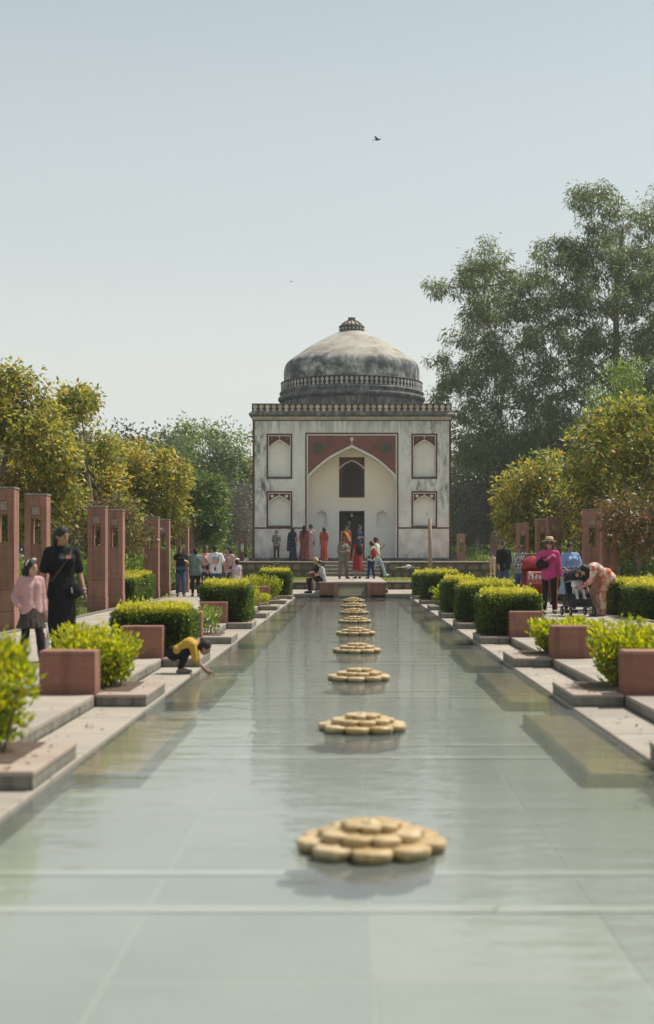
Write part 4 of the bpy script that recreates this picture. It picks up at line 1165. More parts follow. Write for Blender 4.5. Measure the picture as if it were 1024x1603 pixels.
for i, ((x, y, w, d, h, mt), lb) in enumerate(zip(low, lowl)):
    bush('shrub', lb, x, y, .05, w*1.25, d*1.25, h*.92, 'loose shrubs behind the pillars', 500+i, .15, mt, 2600, stems=26)

# trees on the right
P_ = lambda z, k=2.813, ox=660, oy=280: [(ox+a/k, oy+b_/k) for a, b_ in z]
euc = P_([(30,450),(110,395),(200,395),(222,320),(270,250),(322,270),(350,340),(420,375),(500,365),(515,280),(580,235),(640,262),(688,230),(680,60),(760,28),(835,45),(855,120),(945,125),(955,80),(1030,60),
          (1180,90),(1330,260),(1420,600),(1400,1000),(1300,1330),(700,1350),(420,1320),(150,1290),(125,1120),(55,900),(50,760),(150,690),(205,600),(120,520),(50,500)])
E = lambda *z: [(660+a/2.813, 280+b_/2.813, y) for a, b_, y in z]
tree('eucalyptus_tree', 'huge airy grey green tree towering over the right side', euc, 82, 4.8, 2500, 64, .27, .30, .24, 'euc', 3,
     trunk=[(1000, None), (992, 800), (978, 680), (962, 560), (968, 450), (972, 360)], trad=.36, bark='palebark',
     branches=[E((900,1080,0),(700,1000,-.8),(520,860,-1.4),(330,720,-1.6),(210,620,-1.8)), E((880,980,0),(780,860,.6),(640,700,1.),(520,540,1.2),(330,420,1.2)), E((860,780,0),(740,700,-.6),(600,630,-1),(480,560,-1.),(250,400,-1.4)),
               E((860,640,0),(780,520,.8),(660,440,1.),(560,300,1.2)), E((865,520,0),(830,330,-.5),(780,180,-.8),(740,80,-.8)), E((940,560,0),(1000,380,.6),(1020,200,.8),(990,110,.8)), E((880,1120,0),(700,1060,1.),(480,1010,1.4),(250,960,1.8),(120,900,2)),
               E((960,700,0),(1100,560,.5),(1250,400,.8)), E((960,900,0),(1120,820,-.6),(1300,760,-1)), E((860,760,0),(770,830,-.9),(600,900,-1.5),(420,870,-2.),(240,800,-2.2))],
     twigs=420, bscale=.24, droop=.75, gap=.60, gscale=.78, tintb=.10)
tree('shaded_interior_mass', 'added dark leaf mass for the shaded inside of the huge airy tree, right of the tomb', [(712,700),(730,665),(780,655),(840,670),(900,690),(960,700),(985,760),(980,880),(705,880),(706,760)], 88, 4, 700, 46, .6, .34, .35, 'dark', 8, twigs=40, gap=.35, trad=.35, tintb=.12)  # added dark-leaved mass, stands in for the tall tree's shaded interior
tree('feathery_tree', 'bright green feathery tree at the right edge before the tall one', [(925,700),(932,630),(955,585),(1000,562),(1060,560),(1150,590),(1190,680),(1180,800),(1080,860),(940,800)], 58, 3.6, 900, 60, .30, .17, .32, 'light', 21, twigs=60, gap=.42, trad=.2, tintb=.12)
tree('broadleaf_tree', 'dense tree with big yellow and dark green leaves at the right edge', [(888,720),(898,684),(925,655),(960,648),(990,632),(1030,622),(1120,640),(1170,720),(1160,840),(1060,860),(960,840),(905,815),(880,770)], 40, 2.4, 460, 50, .20, .20, .44, 'yel', 31, trunk=[(1005, None), (1005, 850), (1000, 780), (1010, 720)], twigs=80, gap=.36, trad=.14, tintb=.06)
tree('broadleaf_tree', 'lower sunny yellow green tree between the tomb and the bigger yellow one', [(762,850),(768,800),(785,752),(808,735),(828,718),(858,708),(885,722),(905,760),(930,800),(920,870),(800,875)], 50, 2.2, 430, 48, .20, .19, .44, 'yel', 37, twigs=80, gap=.42, trad=.12, tintb=.14)
tree('red_leaved_shrub', 'reddish leaved shrub half covering the paired pillars at right', [(848,850),(850,815),(866,790),(890,778),(925,778),(960,790),(968,850),(900,880),(855,872)], 39.3, .8, 140, 26, .22, .12, .42, 'red', 41, twigs=100, gap=.5, trad=.05, cat='shrub')
tree('red_leaved_shrub', 'tall thin stemmed red leaved shrub behind the right edge hedges', [(948,840),(955,800),(972,778),(1000,765),(1040,770),(1090,790),(1100,850),(1060,890),(985,872)], 31.1, .7, 210, 26, .22, .12, .42, 'red', 43, trunk=[(1000,None),(998,880),(1006,830),(1010,790)], twigs=120, gap=.5, trad=.05, cat='shrub')
tree('bare_tree', 'pale nearly leafless bush tree right beside the tomb wall', [(706,840),(708,775),(725,750),(750,745),(772,760),(785,800),(780,850)], 84, 2, 420, 30, .36, .16, .35, 'grey', 51, twigs=120, gap=.4, trad=.16, bark='palebark')
tree('background_tree', 'far bluish tree showing just past the right tomb wall', [(690,850),(694,720),(706,682),(735,672),(770,700),(800,760),(805,850)], 118, 4, 420, 40, .75, .45, .45, 'dark', 53, twigs=20, gap=.35, trad=.3, tintb=.2)
# trees on the left
tree('broadleaf_tree', 'tallest yellowing tree at the left picture edge', [(-140,640),(-90,590),(-40,570),(5,568),(25,585),(55,592),(70,622),(100,628),(118,660),(122,760),(105,840),(-60,850),(-150,760)], 36, 2.3, 470, 50, .20, .165, .46, 'yel', 61, twigs=300, gap=.57, trad=.13, tintb=.14)
tree('broadleaf_tree', 'yellow tree with thin top twigs, second from the left edge', [(72,700),(82,640),(105,612),(135,612),(152,640),(182,648),(205,676),(222,720),(222,800),(190,850),(100,850),(70,790)], 42, 2.1, 470, 50, .21, .17, .46, 'yel', 63, twigs=300, gap=.56, trad=.12, tintb=.16)
tree('broadleaf_tree', 'yellow leaved tree in the middle of the left row', [(160,760),(168,700),(190,668),(215,660),(250,690),(282,722),(292,770),(280,830),(240,860),(180,850)], 47, 2.0, 430, 50, .21, .175, .46, 'yel', 65, twigs=100, gap=.54, trad=.12, tintb=.13)
tree('broadleaf_tree', 'greener rounded tree at the right end of the left row', [(240,800),(248,750),(268,724),(295,722),(322,745),(345,768),(352,800),(345,850),(290,870),(245,860)], 56, 2.2, 430, 50, .21, .19, .44, 'green', 67, twigs=60, gap=.38, trad=.14, tintb=.14)
tree('red_leaved_shrub', 'brownish orange shrub below the yellow trees on the left', [(60,850),(66,790),(95,762),(140,768),(190,775),(228,790),(235,850),(190,880),(90,880)], 39, 1.0, 300, 28, .26, .12, .42, 'red', 69, twigs=80, gap=.48, trad=.05, cat='shrub', tintb=-.12)
tree('umbrella_tree', 'big round dark green tree left behind the tomb', [(222,765),(232,712),(262,684),(285,668),(325,664),(352,672),(380,682),(402,708),(412,790),(400,850),(250,850)], 112, 5, 900, 50, .6, .34, .45, 'green', 71, twigs=60, gap=.44, trad=.4, tintb=.34)
tree('background_tree', 'far dark tree between the yellow trees and the round one', [(150,780),(165,690),(195,665),(230,680),(262,690),(280,740),(280,850),(160,850)], 100, 4, 420, 40, .7, .38, .45, 'dark', 73, twigs=30, gap=.38, trad=.3, tintb=.15)
tree('background_tree', 'far dark tree at the left edge behind the yellow ones', [(-260,850),(-250,720),(-160,640),(-60,625),(40,640),(120,670),(160,740),(165,850)], 75, 4, 600, 40, .6, .34, .45, 'dark', 75, twigs=30, gap=.34, trad=.3, tintb=.1)
tree('bare_tree', 'greyish nearly leafless bush tree left beside the tomb wall', [(330,840),(335,790),(352,768),(375,762),(396,772),(402,845)], 84, 2, 380, 30, .36, .16, .35, 'grey', 77, twigs=100, gap=.4, trad=.16, bark='palebark')

# far wood beyond everything
def far_wood():
    rng = np.random.default_rng(99)
    P = []; 
    for k in range(170):
        x = rng.uniform(-150, 150); y = rng.uniform(128, 170); h = rng.uniform(5, 9.5) + (2.5 if abs(x) > 30 else 0); r = rng.uniform(2.5, 4.5)
        n = 330; v = unit(rng, n); rad = rng.uniform(.55, 1.05, n)[:,None]
        P.append(np.array([x, y, h*.5]) + v*rad*np.array([r, r, h*.52]))
    P = np.concatenate(P); P = P[P[:,2] > .2]; n = len(P)
    o = leaf_obj('far_wood', P, unit(rng, n), unit(rng, n)+np.array([0,-.4,.8]), rng.uniform(.8,1.5,n), rng.uniform(.5,.9,n), rng.beta(2,3,n)+.05, L['dark'])
    tag(o, kind='stuff')
far_wood()
# grass tufts at the foot of the pillars and on the strips
def grass():
    rng = np.random.default_rng(12); P = []
    for (x0,x1,y0,y1,z,n) in ((-8.8,-1.25,51.9,59.9,GZ,9000),(1.25,8.8,51.9,59.9,GZ,9000),(-7.2,-5.74,20,50,.06,9000),(5.74,7.2,24,50,.06,8000)):
        P.append(np.c_[rng.uniform(x0,x1,n), rng.uniform(y0,y1,n), np.full(n, z)])
    P = np.concatenate(P); n = len(P)
    o = leaf_obj('grass', P, np.array([0,0,1.])+unit(rng,n)*.5, unit(rng,n), rng.uniform(.04,.10,n), rng.uniform(.012,.02,n), rng.beta(2,2,n), leafmat('grass_blade', [(0,(.12,.15,.04)),(.5,(.26,.28,.09)),(1,(.42,.38,.18))], .4))
    tag(o, kind='stuff')
grass()

# fallen leaves on the stone and a few petals on the water
def litter():
    rng = np.random.default_rng(77); P = []
    for s_ in (-1, 1):
        for yb in BLOCKS:
            n = 26; P.append(np.c_[s_*(PW+rng.uniform(.05,.46,n)), yb+rng.uniform(.03,1.2,n)**1.0, np.full(n, ZP+.008)])
        n = 260; P.append(np.c_[s_*(PW+rng.uniform(.02,.46,n)), rng.uniform(5,45,n), np.full(n, ZC+.006)])
        n = 420; P.append(np.c_[s_*(PW+rng.uniform(.5,3.7,n)), rng.uniform(7,45,n), np.full(n, ZP+.006)])
    n = 240; P.append(np.c_[rng.uniform(-1.85,1.85,n), 45.5-rng.exponential(7,n), np.full(n, .004)])
    P = np.concatenate(P); P = P[P[:,1] > 3]; n = len(P); D = unit(rng, n); D[:,2] *= .12
    o = leaf_obj('fallen_leaves', P, D, np.array([0,0,1.])+unit(rng,n)*.25, rng.uniform(.025,.06,n), rng.uniform(.015,.03,n), rng.uniform(.2,1,n), L['red']); tag(o, kind='stuff')
litter()
# ------------------------------------------------------------------ people
def remesh(mb, name, mat, parent, vox, smooth=4):
    me = mb.mesh('tmp', mat); o = bpy.data.objects.new('tmp', me); COL.objects.link(o)
    md = o.modifiers.new('r', 'REMESH'); md.mode = 'VOXEL'; md.voxel_size = vox; md.use_smooth_shade = True
    if smooth:
        sm = o.modifiers.new('s', 'SMOOTH'); sm.iterations = smooth; sm.factor = .5
    dg = bpy.context.evaluated_depsgraph_get()
    nm = bpy.data.meshes.new_from_object(o.evaluated_get(dg)); nm.name = name
    bpy.data.objects.remove(o); bpy.data.meshes.remove(me)
    if not nm.materials: nm.materials.append(mat)
    return link(name, nm, parent)

STAND = dict(pelvis=(0,0,.93), chest=(0,.005,1.30), neck=(0,.02,1.455), head=(0,-.008,1.585),
    shp=(.165,.012,1.385), elp=(.205,.035,1.10), wrp=(.215,-.02,.865), hap=(.215,-.05,.78),
    shm=(-.165,.012,1.385), elm=(-.205,.035,1.10), wrm=(-.215,-.02,.865), ham=(-.215,-.05,.78),
    hipp=(.088,0,.90), knp=(.098,-.015,.49), anp=(.10,.025,.085), top=(.115,-.13,.03),
    hipm=(-.088,0,.90), knm=(-.098,-.015,.49), anm=(-.10,.025,.085), tom=(-.115,-.13,.03))
WALK = dict(knp=(.09,-.13,.50), anp=(.09,-.20,.10), top=(.10,-.35,.06), knm=(-.09,.03,.49), anm=(-.09,.22,.13), tom=(-.10,.09,.04),
    elp=(.21,.10,1.11), wrp=(.21,.13,.88), hap=(.21,.10,.80), elm=(-.21,-.03,1.10), wrm=(-.20,-.17,.90), ham=(-.20,-.24,.83))

def lerp(a, b, t): return a + (b-a)*t

class Person: pass
def person(label, loc, rz, h, skin, hair, hmat, clothes, pose=None, yaw=0, pitch=0, hs=1.0, vox=.014, wide=1.0, female=True, group=None, shades=False, extras=None, beard=False):
    s = h/1.7
    J = dict(STAND); 
    if pose: J.update(pose)
    J = {k: Vector(v)*s for k, v in J.items()}
    t = thing('person', label, 'person', loc, rz, group)
    Hc = J['head']; HM = Matrix.Rotation(R(yaw), 3, 'Z') @ Matrix.Rotation(R(pitch), 3, 'X')
    k = s*hs
    def hp(x, y, z): return Hc + HM @ Vector((x*k, y*k, z*k))
    def torso(m, g, low=.0):
        w = (.074 if female else .088)*s*wide
        X = Vector((1,0,0)); pe, ch = J['pelvis'], J['chest']
        r0 = (.105 if female else .10)*s*wide + g; r1 = (.092 if female else .105)*s*wide + g
        wa = lerp(pe, ch, .42); rw = (.082 if female else .098)*s*wide + g
        for sg in (-1, 1):
            m.capsule(pe + X*w*sg - (ch-pe).normalized()*low, wa + X*w*.78*sg, r0, rw, 12, 4)
            m.capsule(wa + X*w*.78*sg, ch + X*w*.95*sg, rw, r1, 12, 4)
        sh = (J['shp']+J['shm'])/2
        m.capsule(lerp(sh, J['shp'], .88), lerp(sh, J['shm'], .88), .058*s+g, .058*s+g, 12, 4)
        m.capsule(ch, lerp(sh, J['neck'], .5), r1*.85, .06*s+g*.6, 12, 4)
        if female:
            fw = (HMc := Vector((0,-1,0)))
            up = (ch-pe).normalized(); f2 = (fw - up*fw.dot(up)).normalized()
            for sg in (-1, 1): m.ellip(ch + X*.072*s*sg + f2*.075*s - up*.02*s, .062*s+g, .06*s+g, .065*s+g)
    def arm(m, sd, g, f0=0., f1=2.):
        a, b, c = J['sh'+sd], J['el'+sd], J['wr'+sd]; r = (.050*s, .040*s, .028*s)
        if f1 >= 1:
            m.capsule(a, b, r[0]+g, r[1]+g, 10, 3)
            if f1 > 1: m.capsule(b, lerp(b, c, f1-1), r[1]+g, lerp(r[1], r[2], f1-1)+g, 10, 3)
        elif f1 > 0: m.capsule(a, lerp(a, b, f1), r[0]+g, lerp(r[0], r[1], f1)+g*1.5, 10, 3)
    def leg(m, sd, g, f1=2., flare=0.):
        a, b, c = J['hip'+sd], J['kn'+sd], J['an'+sd]; r = (.088*s*wide, .056*s, .038*s)
        if f1 >= 1:
            m.capsule(a, b, r[0]+g, r[1]+g+flare*.4, 12, 4)
            if f1 > 1: m.capsule(b, lerp(b, c, f1-1), r[1]+g+flare*.4, lerp(r[1], r[2], f1-1)+g+flare, 12, 4)
            if f1 > 1 and .8 < 1: m.capsule(lerp(b,c,.2), lerp(b,c,.45), r[1]*1.02+g, r[1]*.9+g, 10, 3)
        else: m.capsule(a, lerp(a, b, f1), r[0]+g, lerp(r[0], r[1], f1)+g+flare, 12, 4)
    # body
    m = MB(); torso(m, 0); 
    for sd in 'pm':
        arm(m, sd, 0); leg(m, sd, 0)
        a, w_, hd = J['an'+sd], J['wr'+sd], J['ha'+sd]; to = J['to'+sd]
        heel = a + (a-to).normalized()*.02*s; heel = Vector((heel.x, heel.y, to.z+.008*s))
        m.capsule(a, heel, .036*s, .033*s); m.capsule(heel, lerp(heel, to, .7), .033*s, .034*s); m.capsule(lerp(a,to,.2), to, .03*s, .024*s)
        # hand: palm, four fingers, thumb
        d = (hd-w_); 
        if d.length < 1e-4: d = Vector((0,0,-1))
        d.normalize(); sg = 1 if sd == 'p' else -1
        side = d.cross(Vector((sg,0,0)))
        if side.length < .2: side = Vector((0,-1,0))
        side.normalize(); nrm = d.cross(side).normalized()
        fr = max(.0085*s, vox*.62)
        pc = w_ + d*.045*s
        for q in (-1, -.33, .33, 1): m.capsule(w_ + d*.01*s + side*.014*s*q, w_ + d*.085*s + side*.027*s*q, .014*s, .0135*s, 8, 2)
        for q, L_ in ((-1.35, .058), (-.45, .075), (.45, .080), (1.35, .070)):
            b0 = w_ + d*.085*s + side*.0205*s*q; b1 = b0 + (d + nrm*.12*sg + side*.05*q)*L_*.55*s; b2 = b1 + (d*.8 + nrm*.55*sg)*L_*.45*s
            m.capsule(b0, b1, fr, fr, 6, 2); m.capsule(b1, b2, fr, fr*.85, 6, 2)
        t0 = w_ + d*.025*s + side*.025*s; t1 = t0 + (side*.8 + d*.6)*.04*s; t2 = t1 + (d*.9 + side*.25)*.032*s
        m.capsule(t0, t1, fr*1.2, fr*1.1, 6, 2); m.capsule(t1, t2, fr*1.1, fr*.9, 6, 2)
    m.capsule(J['neck'] - (J['head']-J['neck'])*.35, hp(0, .012, -.055), .050*s, .046*s)
    m.ellip(hp(0, .004, .012), .071*k, .090*k, .104*k, HM, 18, 12)
    m.ellip(hp(0, -.022, -.048), .054*k, .062*k, .062*k, HM, 14, 10)
    m.ellip(hp(0, -.05, -.088), .026*k, .026*k, .020*k, HM)
    m.capsule(hp(0, -.084, .022), hp(0, -.104, -.020), .008*k, .0135*k, 8, 3)
    for sg in (-1, 1): m.ellip(hp(.073*sg, .012, -.005), .010*k, .022*k, .032*k, HM)
    m.ellip(hp(0, -.082, -.055), .022*k, .012*k, .012*k, HM)
    remesh(m, 'body', skin, t, min(vox, .0125), 3)
    # face
    for sg in (-1, 1):
        e = MB(); e.ellip(hp(.030*sg, -.0795, .008), .0125*k, .0085*k, .0065*k, HM, 10, 6); e.build('eye', MAT_EYE, t, True)
        e = MB(); e.capsule(hp(.016*sg, -.086, .030), hp(.046*sg, -.076, .031), .0042*k, .0035*k, 6, 2); e.build('eyebrow', hmat, t, True)
    e = MB(); e.ellip(hp(0, -.0905, -.054), .021*k, .0065*k, .0065*k, HM, 10, 6); e.build('mouth', MAT_LIP, t, True)
    # hair
    m = MB(); vh = .0115
    m.ellip(hp(0, .020, .036), .087*k, .097*k, .100*k, HM, 18, 12)
    m.ellip(hp(0, .046, .005), .084*k, .078*k, .098*k, HM, 18, 12)
    if beard: 
        bm = MB(); bm.ellip(hp(0,-.030,-.066), .056*k, .060*k, .045*k, HM); bm.ellip(hp(0,-.088,-.040), .026*k, .010*k, .008*k, HM)
        bd = remesh(bm, 'beard', hmat, t, .010, 2)
    if hair == 'long':
        dn = Vector((0,0,-1))
        for x in (-.055, -.02, .02, .055):
            a = hp(x, .075, -.02); b = a + dn*.20*s + Vector((0,.035*s,0)); c = a + dn*.40*s + Vector((0, .05*s, 0))
            m.capsule(a, b, .040*s, .040*s); m.capsule(b, c, .040*s, .026*s)
        for sg in (-1, 1):
            a = hp(.068*sg, .02, .0); b = a + dn*.17*s + Vector((.014*sg*s, .01*s, 0)); m.capsule(a, b, .027*s, .030*s); m.capsule(b, b+dn*.14*s, .030*s, .018*s)
    if hair == 'pony':
        a = hp(0, .105, .045); b = hp(0, .145, .0); c = b + Vector((0, .01*s, -.14*s)); d = c + Vector((0,-.015*s,-.14*s))
        m.capsule(hp(0,.08,.04), a, .03*k, .024*k); m.capsule(a, b, .026*k, .036*k); m.capsule(b, c, .038*k, .034*k); m.capsule(c, d, .034*k, .016*k)
    if hair == 'bun': m.ellip(hp(0, .115, .0), .048*k, .045*k, .045*k, HM)
    if hair == 'bob':
        for sg in (-1, 1):
            m.ellip(hp(.068*sg, .03, -.035), .030*k, .055*k, .075*k, HM); m.ellip(hp(.055*sg, .07, -.05), .045*k, .045*k, .07*k, HM)
        for q in range(7): m.ellip(hp(.09*math.sin(q*1.9), .05+.03*math.cos(q*2.7), .03*math.cos(q*1.3)), .030*k, .030*k, .032*k, HM)
    if hair == 'scarf': pass
    remesh(m, 'hair', hmat, t, vh, 3)
    if shades:
        e = MB()
        for sg in (-1, 1): e.ellip(hp(.031*sg, -.094, .008), .026*k, .008*k, .021*k, HM, 12, 6); e.capsule(hp(.055*sg,-.088,.012), hp(.076*sg,.0,.01), .004*k, .004*k, 6, 2)
        e.capsule(hp(-.012,-.098,.014), hp(.012,-.098,.014), .0035*k, .0035*k, 6, 2); e.build('sunglasses', MAT_SHADES, t, True)
    # clothes
    vc = max(vox, .0125)
    for c in clothes:
        kind, mat = c[0], c[1]; kw = c[2] if len(c) > 2 else {}
        g = kw.get('g', .016)*max(s, .75)
        m = MB(); nm = kind
        if kind in ('shirt', 'blouse', 'jacket', 't_shirt', 'vest'):
            torso(m, g, kw.get('low', .05)*s)
            for sd in 'pm':
                if kw.get('sleeve', .5) > 0: arm(m, sd, g*1.05, 0, kw.get('sleeve', .5))
            if kw.get('collar'): m.capsule(lerp(J['neck'], J['chest'], .15), lerp(J['neck'], J['head'], .12), .062*s, .058*s)
            if kw.get('tail'):   # a longer hem that hangs over the hips
                pe = J['pelvis']
                m.lathe([(.165*s*wide, pe.z - kw['tail']*s), (.158*s*wide, pe.z-.0*s), (.135*s*wide, pe.z+.12*s)], 20, (pe.x, pe.y, 0), 0, 1, .80)
        elif kind == 'trousers':
            pe = J['pelvis']; X = Vector((.07*s*wide,0,0))
            m.capsule(pe-X, pe+X, .105*s*wide+g*.8, .105*s*wide+g*.8, 12, 4); m.capsule(pe-X+Vector((0,0,.06*s)), pe+X+Vector((0,0,.06*s)), .098*s*wide+g*.7, .098*s*wide+g*.7, 12, 4)
            for sd in 'pm': leg(m, sd, g*.8, kw.get('len', 1.92), kw.get('flare', .0)*s)
        elif kind in ('skirt', 'dress_skirt', 'sari_skirt', 'kurta_skirt'):
            z0 = kw.get('top', 1.06)*s; z1 = kw.get('hem', .08)*s; r0 = kw.get('r0', .125)*s*wide; r1 = kw.get('r1', .24)*s; nf = kw.get('folds', 9); ph = random.Random(label).uniform(0,6)
            pe = J['pelvis']; an = (J['anp']+J['anm'])/2; prof = []
            n = 48; vs = []; fs = []; K = 9
            for i in range(K+1):
                f = i/K; z = lerp(z0, z1, f)
                r = lerp(r0, kw.get('rh', .165)*s*wide, min(1, f/.22)) if f < .22 else lerp(kw.get('rh', .165)*s*wide, r1, (f-.22)/.78)
                cx_ = lerp(pe.x, an.x, f); cy_ = lerp(pe.y, an.y, f*.9)
                for q in range(n):
                    a = 2*math.pi*q/n; rr = r*(1 + .07*f*math.sin(nf*a+ph+f*.8) + .03*f*math.sin(nf*2.3*a+ph*2))
                    vs.append((cx_+rr*math.cos(a), cy_+rr*math.sin(a)*kw.get('flat', .82), z))
            for i in range(K):
                for q in range(n): fs.append((i*n+(q+1)%n, i*n+q, (i+1)*n+q, (i+1)*n+(q+1)%n))
            fs.append(tuple(range(n))); fs.append(tuple(reversed(range(K*n, (K+1)*n)))); m.add(vs, fs)
            if kw.get('bodice'):
                torso(m, g)
                for sd in 'pm':
                    if kw.get('sleeve', 0) > 0: arm(m, sd, g*1.1, 0, kw['sleeve'])
        elif kind == 'pallu':       # loose end of the sari, over one shoulder and down the back
            sg = kw.get('side', -1); a = J['shm'] if sg < 0 else J['shp']; b = J['shp'] if sg < 0 else J['shm']; pe = J['pelvis']; ch = J['chest']
            Y = Vector((0,1,0))
            for i in range(8):
                f = i/7; p = lerp(a + Vector((sg*-.02*s,0,.045*s)), pe + Vector((-sg*.10*s, -.13*s, .06*s)), f) - Y*math.sin(f*math.pi)*.10*s
                q_ = p + Vector((-sg*.05*s,.0,.05*s)); m.capsule(p, q_, .040*s, .040*s, 8, 3)
            for x in (-.06, 0, .06, .11):
                p0 = a + Vector((-sg*x*s, .05*s, .03*s)); p1 = p0 + Vector((0,.07*s,-.18*s)); p2 = p1 + Vector((.0,.05*s,-kw.get('len', .60)*s)); m.capsule(p0, p1, .035*s, .032*s, 8, 3); m.capsule(p1, p2, .034*s, .042*s, 8, 3)
            if kw.get('veil'):
                m.ellip(hp(0,.025,.030), .094*k, .098*k, .102*k, HM); 
                for x in (-.07,-.025,.025,.07): m.capsule(hp(x,.08,-.02), a*.5+b*.5+Vector((x*1.6*s,.10*s,-.05*s)), .05*s, .055*s, 8, 3)
        elif kind == 'shoes':
            for sd in 'pm':
                mm_ = MB(); a, to = J['an'+sd], J['to'+sd]; heel = a + (a-to).normalized()*.03*s; heel = Vector((heel.x, heel.y, to.z+.008*s))
                mm_.capsule(heel, to, .043*s, .036*s); mm_.capsule(lerp(heel,a,.55), lerp(heel,to,.5)+Vector((0,0,.014*s)), .040*s, .034*s); mm_.capsule(lerp(heel,to,.3), to+(to-heel).normalized()*.012*s, .043*s, .035*s)
                remesh(mm_, 'shoe', mat, t, .011, 2)
            continue
        remesh(m, nm, mat, t, vc, 4)
    if extras: extras(t, J, hp, HM, s, k)
    return t

def cloth(name, col, var=.18): return plain(name, col, .85, .15, var, 9)
MAT_EYE = plain('dark_eye', (.02,.014,.012), .2, .5, 0); MAT_LIP = plain('lip', (.26,.09,.075), .5, .3, .05); MAT_SHADES = plain('dark_lens', (.012,.012,.014), .12, .6, 0)
def skinm(name, c):
    t = NT(name); tc = t.node('ShaderNodeTexCoord').outputs['Object']
    col = t.ramp(t.noise(9, 4, .6, vec=tc), [(.3, c3(c,.9)), (.7, c3(c,1.08))]); p = t.principled(col, .5, .35)
    p.inputs['Subsurface Weight'].default_value = .12; p.inputs['Subsurface Radius'].default_value = (.02,.008,.005); return t.m
SK1 = skinm('brown_skin', (.36,.205,.13)); SK2 = skinm('light_brown_skin', (.46,.28,.19)); SK3 = skinm('dark_brown_skin', (.17,.09,.06)); SK4 = skinm('pale_skin', (.56,.36,.27))
HB = plain('black_hair', (.014,.011,.010), .55, .35, .4, 40); HBR = plain('brown_hair', (.05,.03,.018), .4, .45, .3, 40); HBL = plain('blond_hair', (.38,.27,.15), .45, .4, .25, 40)
BLACK = cloth('black_cloth', (.014,.014,.016)); JEAN = cloth('blue_denim', (.055,.085,.17), .3); JEANL = cloth('pale_denim', (.27,.38,.47), .2); NAVY = cloth('navy_cloth', (.02,.03,.085)); WHITE = cloth('white_cloth', (.68,.68,.70), .08)
PINKK = cloth('pink_knit', (.47,.28,.28), .1); MAG = cloth('magenta_fleece', (.50,.06,.19), .1); GREY = cloth('olive_grey_cloth', (.15,.15,.12)); GREYP = cloth('grey_brown_cloth', (.15,.13,.115)); OLIVE = cloth('grey_green_cloth', (.15,.20,.185)); DKBR = cloth('dark_brown_cloth', (.06,.045,.04))
RED = cloth('red_cloth', (.30,.028,.03)); YEL = cloth('mustard_cloth', (.46,.28,.045), .1); CREAM = cloth('cream_cloth', (.62,.56,.46), .08); SALM = cloth('salmon_cloth', (.60,.30,.26), .1); LIL = cloth('lilac_cloth', (.50,.38,.44), .12); ORSARI = cloth('orange_red_silk', (.27,.055,.035), .3)
NAVYS = cloth('navy_sari_cloth', (.020,.035,.06), .4); PALEP = cloth('pale_pink_cloth', (.58,.47,.50), .12); GREENP = cloth('pale_green_cloth', (.40,.52,.42), .15); BEIGE = cloth('beige_cloth', (.52,.36,.29), .1)
GREYSHOE = plain('grey_shoe', (.16,.15,.17), .6, .3); WSHOE = plain('white_shoe', (.62,.61,.60), .6, .3); DSHOE = plain('dark_shoe', (.03,.027,.025), .5, .4); LAVSHOE = plain('mauve_shoe', (.26,.19,.24), .6, .3)
def pattern(name, kind, cols, scale):
    t = NT(name); tc = t.node('ShaderNodeTexCoord').outputs['Object']
    if kind == 'stripes':
        w = t.node('ShaderNodeTexWave'); w.bands_direction = 'Z'; w.inputs['Scale'].default_value = scale; w.inputs['Distortion'].default_value = .6; t.l.new(tc, w.inputs['Vector']); f = w.outputs['Fac']
        c = t.ramp(f, [(.42, cols[0]), (.50, cols[1])])
    elif kind == 'brush':
        f = t.noise(scale, 2, .5, vec=t.mapped((1, 1, 2.4), tc), dist=1.6); c = t.ramp(f, [(.49, cols[0]), (.52, cols[1])])
    elif kind == 'speckle':
        f = t.noise(scale, 5, .75, vec=tc); c = t.ramp(f, [(.38, cols[0]), (.5, cols[1]), (.62, cols[2])])
    else:
        v = t.node('ShaderNodeTexVoronoi'); v.inputs['Scale'].default_value = scale; t.l.new(t.mapped((1,1,.8), tc), v.inputs['Vector'])
        sx_ = t.node('ShaderNodeSeparateColor'); t.l.new(v.outputs['Color'], sx_.inputs[0])
        st = [(i/len(cols), cc) for i, cc in enumerate(cols)]; c = t.ramp(sx_.outputs[0], st, 'CONSTANT')
        c = t.mix(.5, c, t.ramp(t.noise(scale*1.6, 2, .5, vec=tc), [(.45, cols[0]), (.55, cols[1])]))
    t.principled(c, .85, .15); return t.m
ORFLOR = pattern('orange_print', 'flower', [(.62,.15,.06),(.66,.58,.50),(.60,.24,.15),(.30,.22,.18),(.64,.56,.50),(.62,.12,.05)], 9)
BWBR = pattern('black_white_brush_print', 'brush', [(.66,.65,.60),(.03,.035,.05)], 17)
BLUEP = pattern('blue_speckled_print', 'speckle', [(.10,.17,.38),(.20,.30,.55),(.50,.56,.68)], 45)
STRIPE = pattern('white_grey_stripes', 'stripes', [(.62,.62,.62),(.25,.26,.29)], 11)
MARPR = pattern('maroon_print', 'speckle', [(.08,.02,.03),(.19,.045,.055),(.30,.13,.11)], 30)
DKPR = pattern('dark_floral_print', 'speckle', [(.05,.03,.035),(.14,.08,.075),(.32,.22,.19)], 26)
GREYPR = pattern('olive_check', 'speckle', [(.09,.09,.07),(.15,.15,.12),(.22,.21,.17)], 22)

g_f = 'group of women and a child on the left path'; g_t = 'visitors on the tomb platform'; g_c = 'visitors standing on the causeway'; g_r = 'visitors walking on the right path'
def at(px, Y, z): return (gx(px, Y), Y, z)

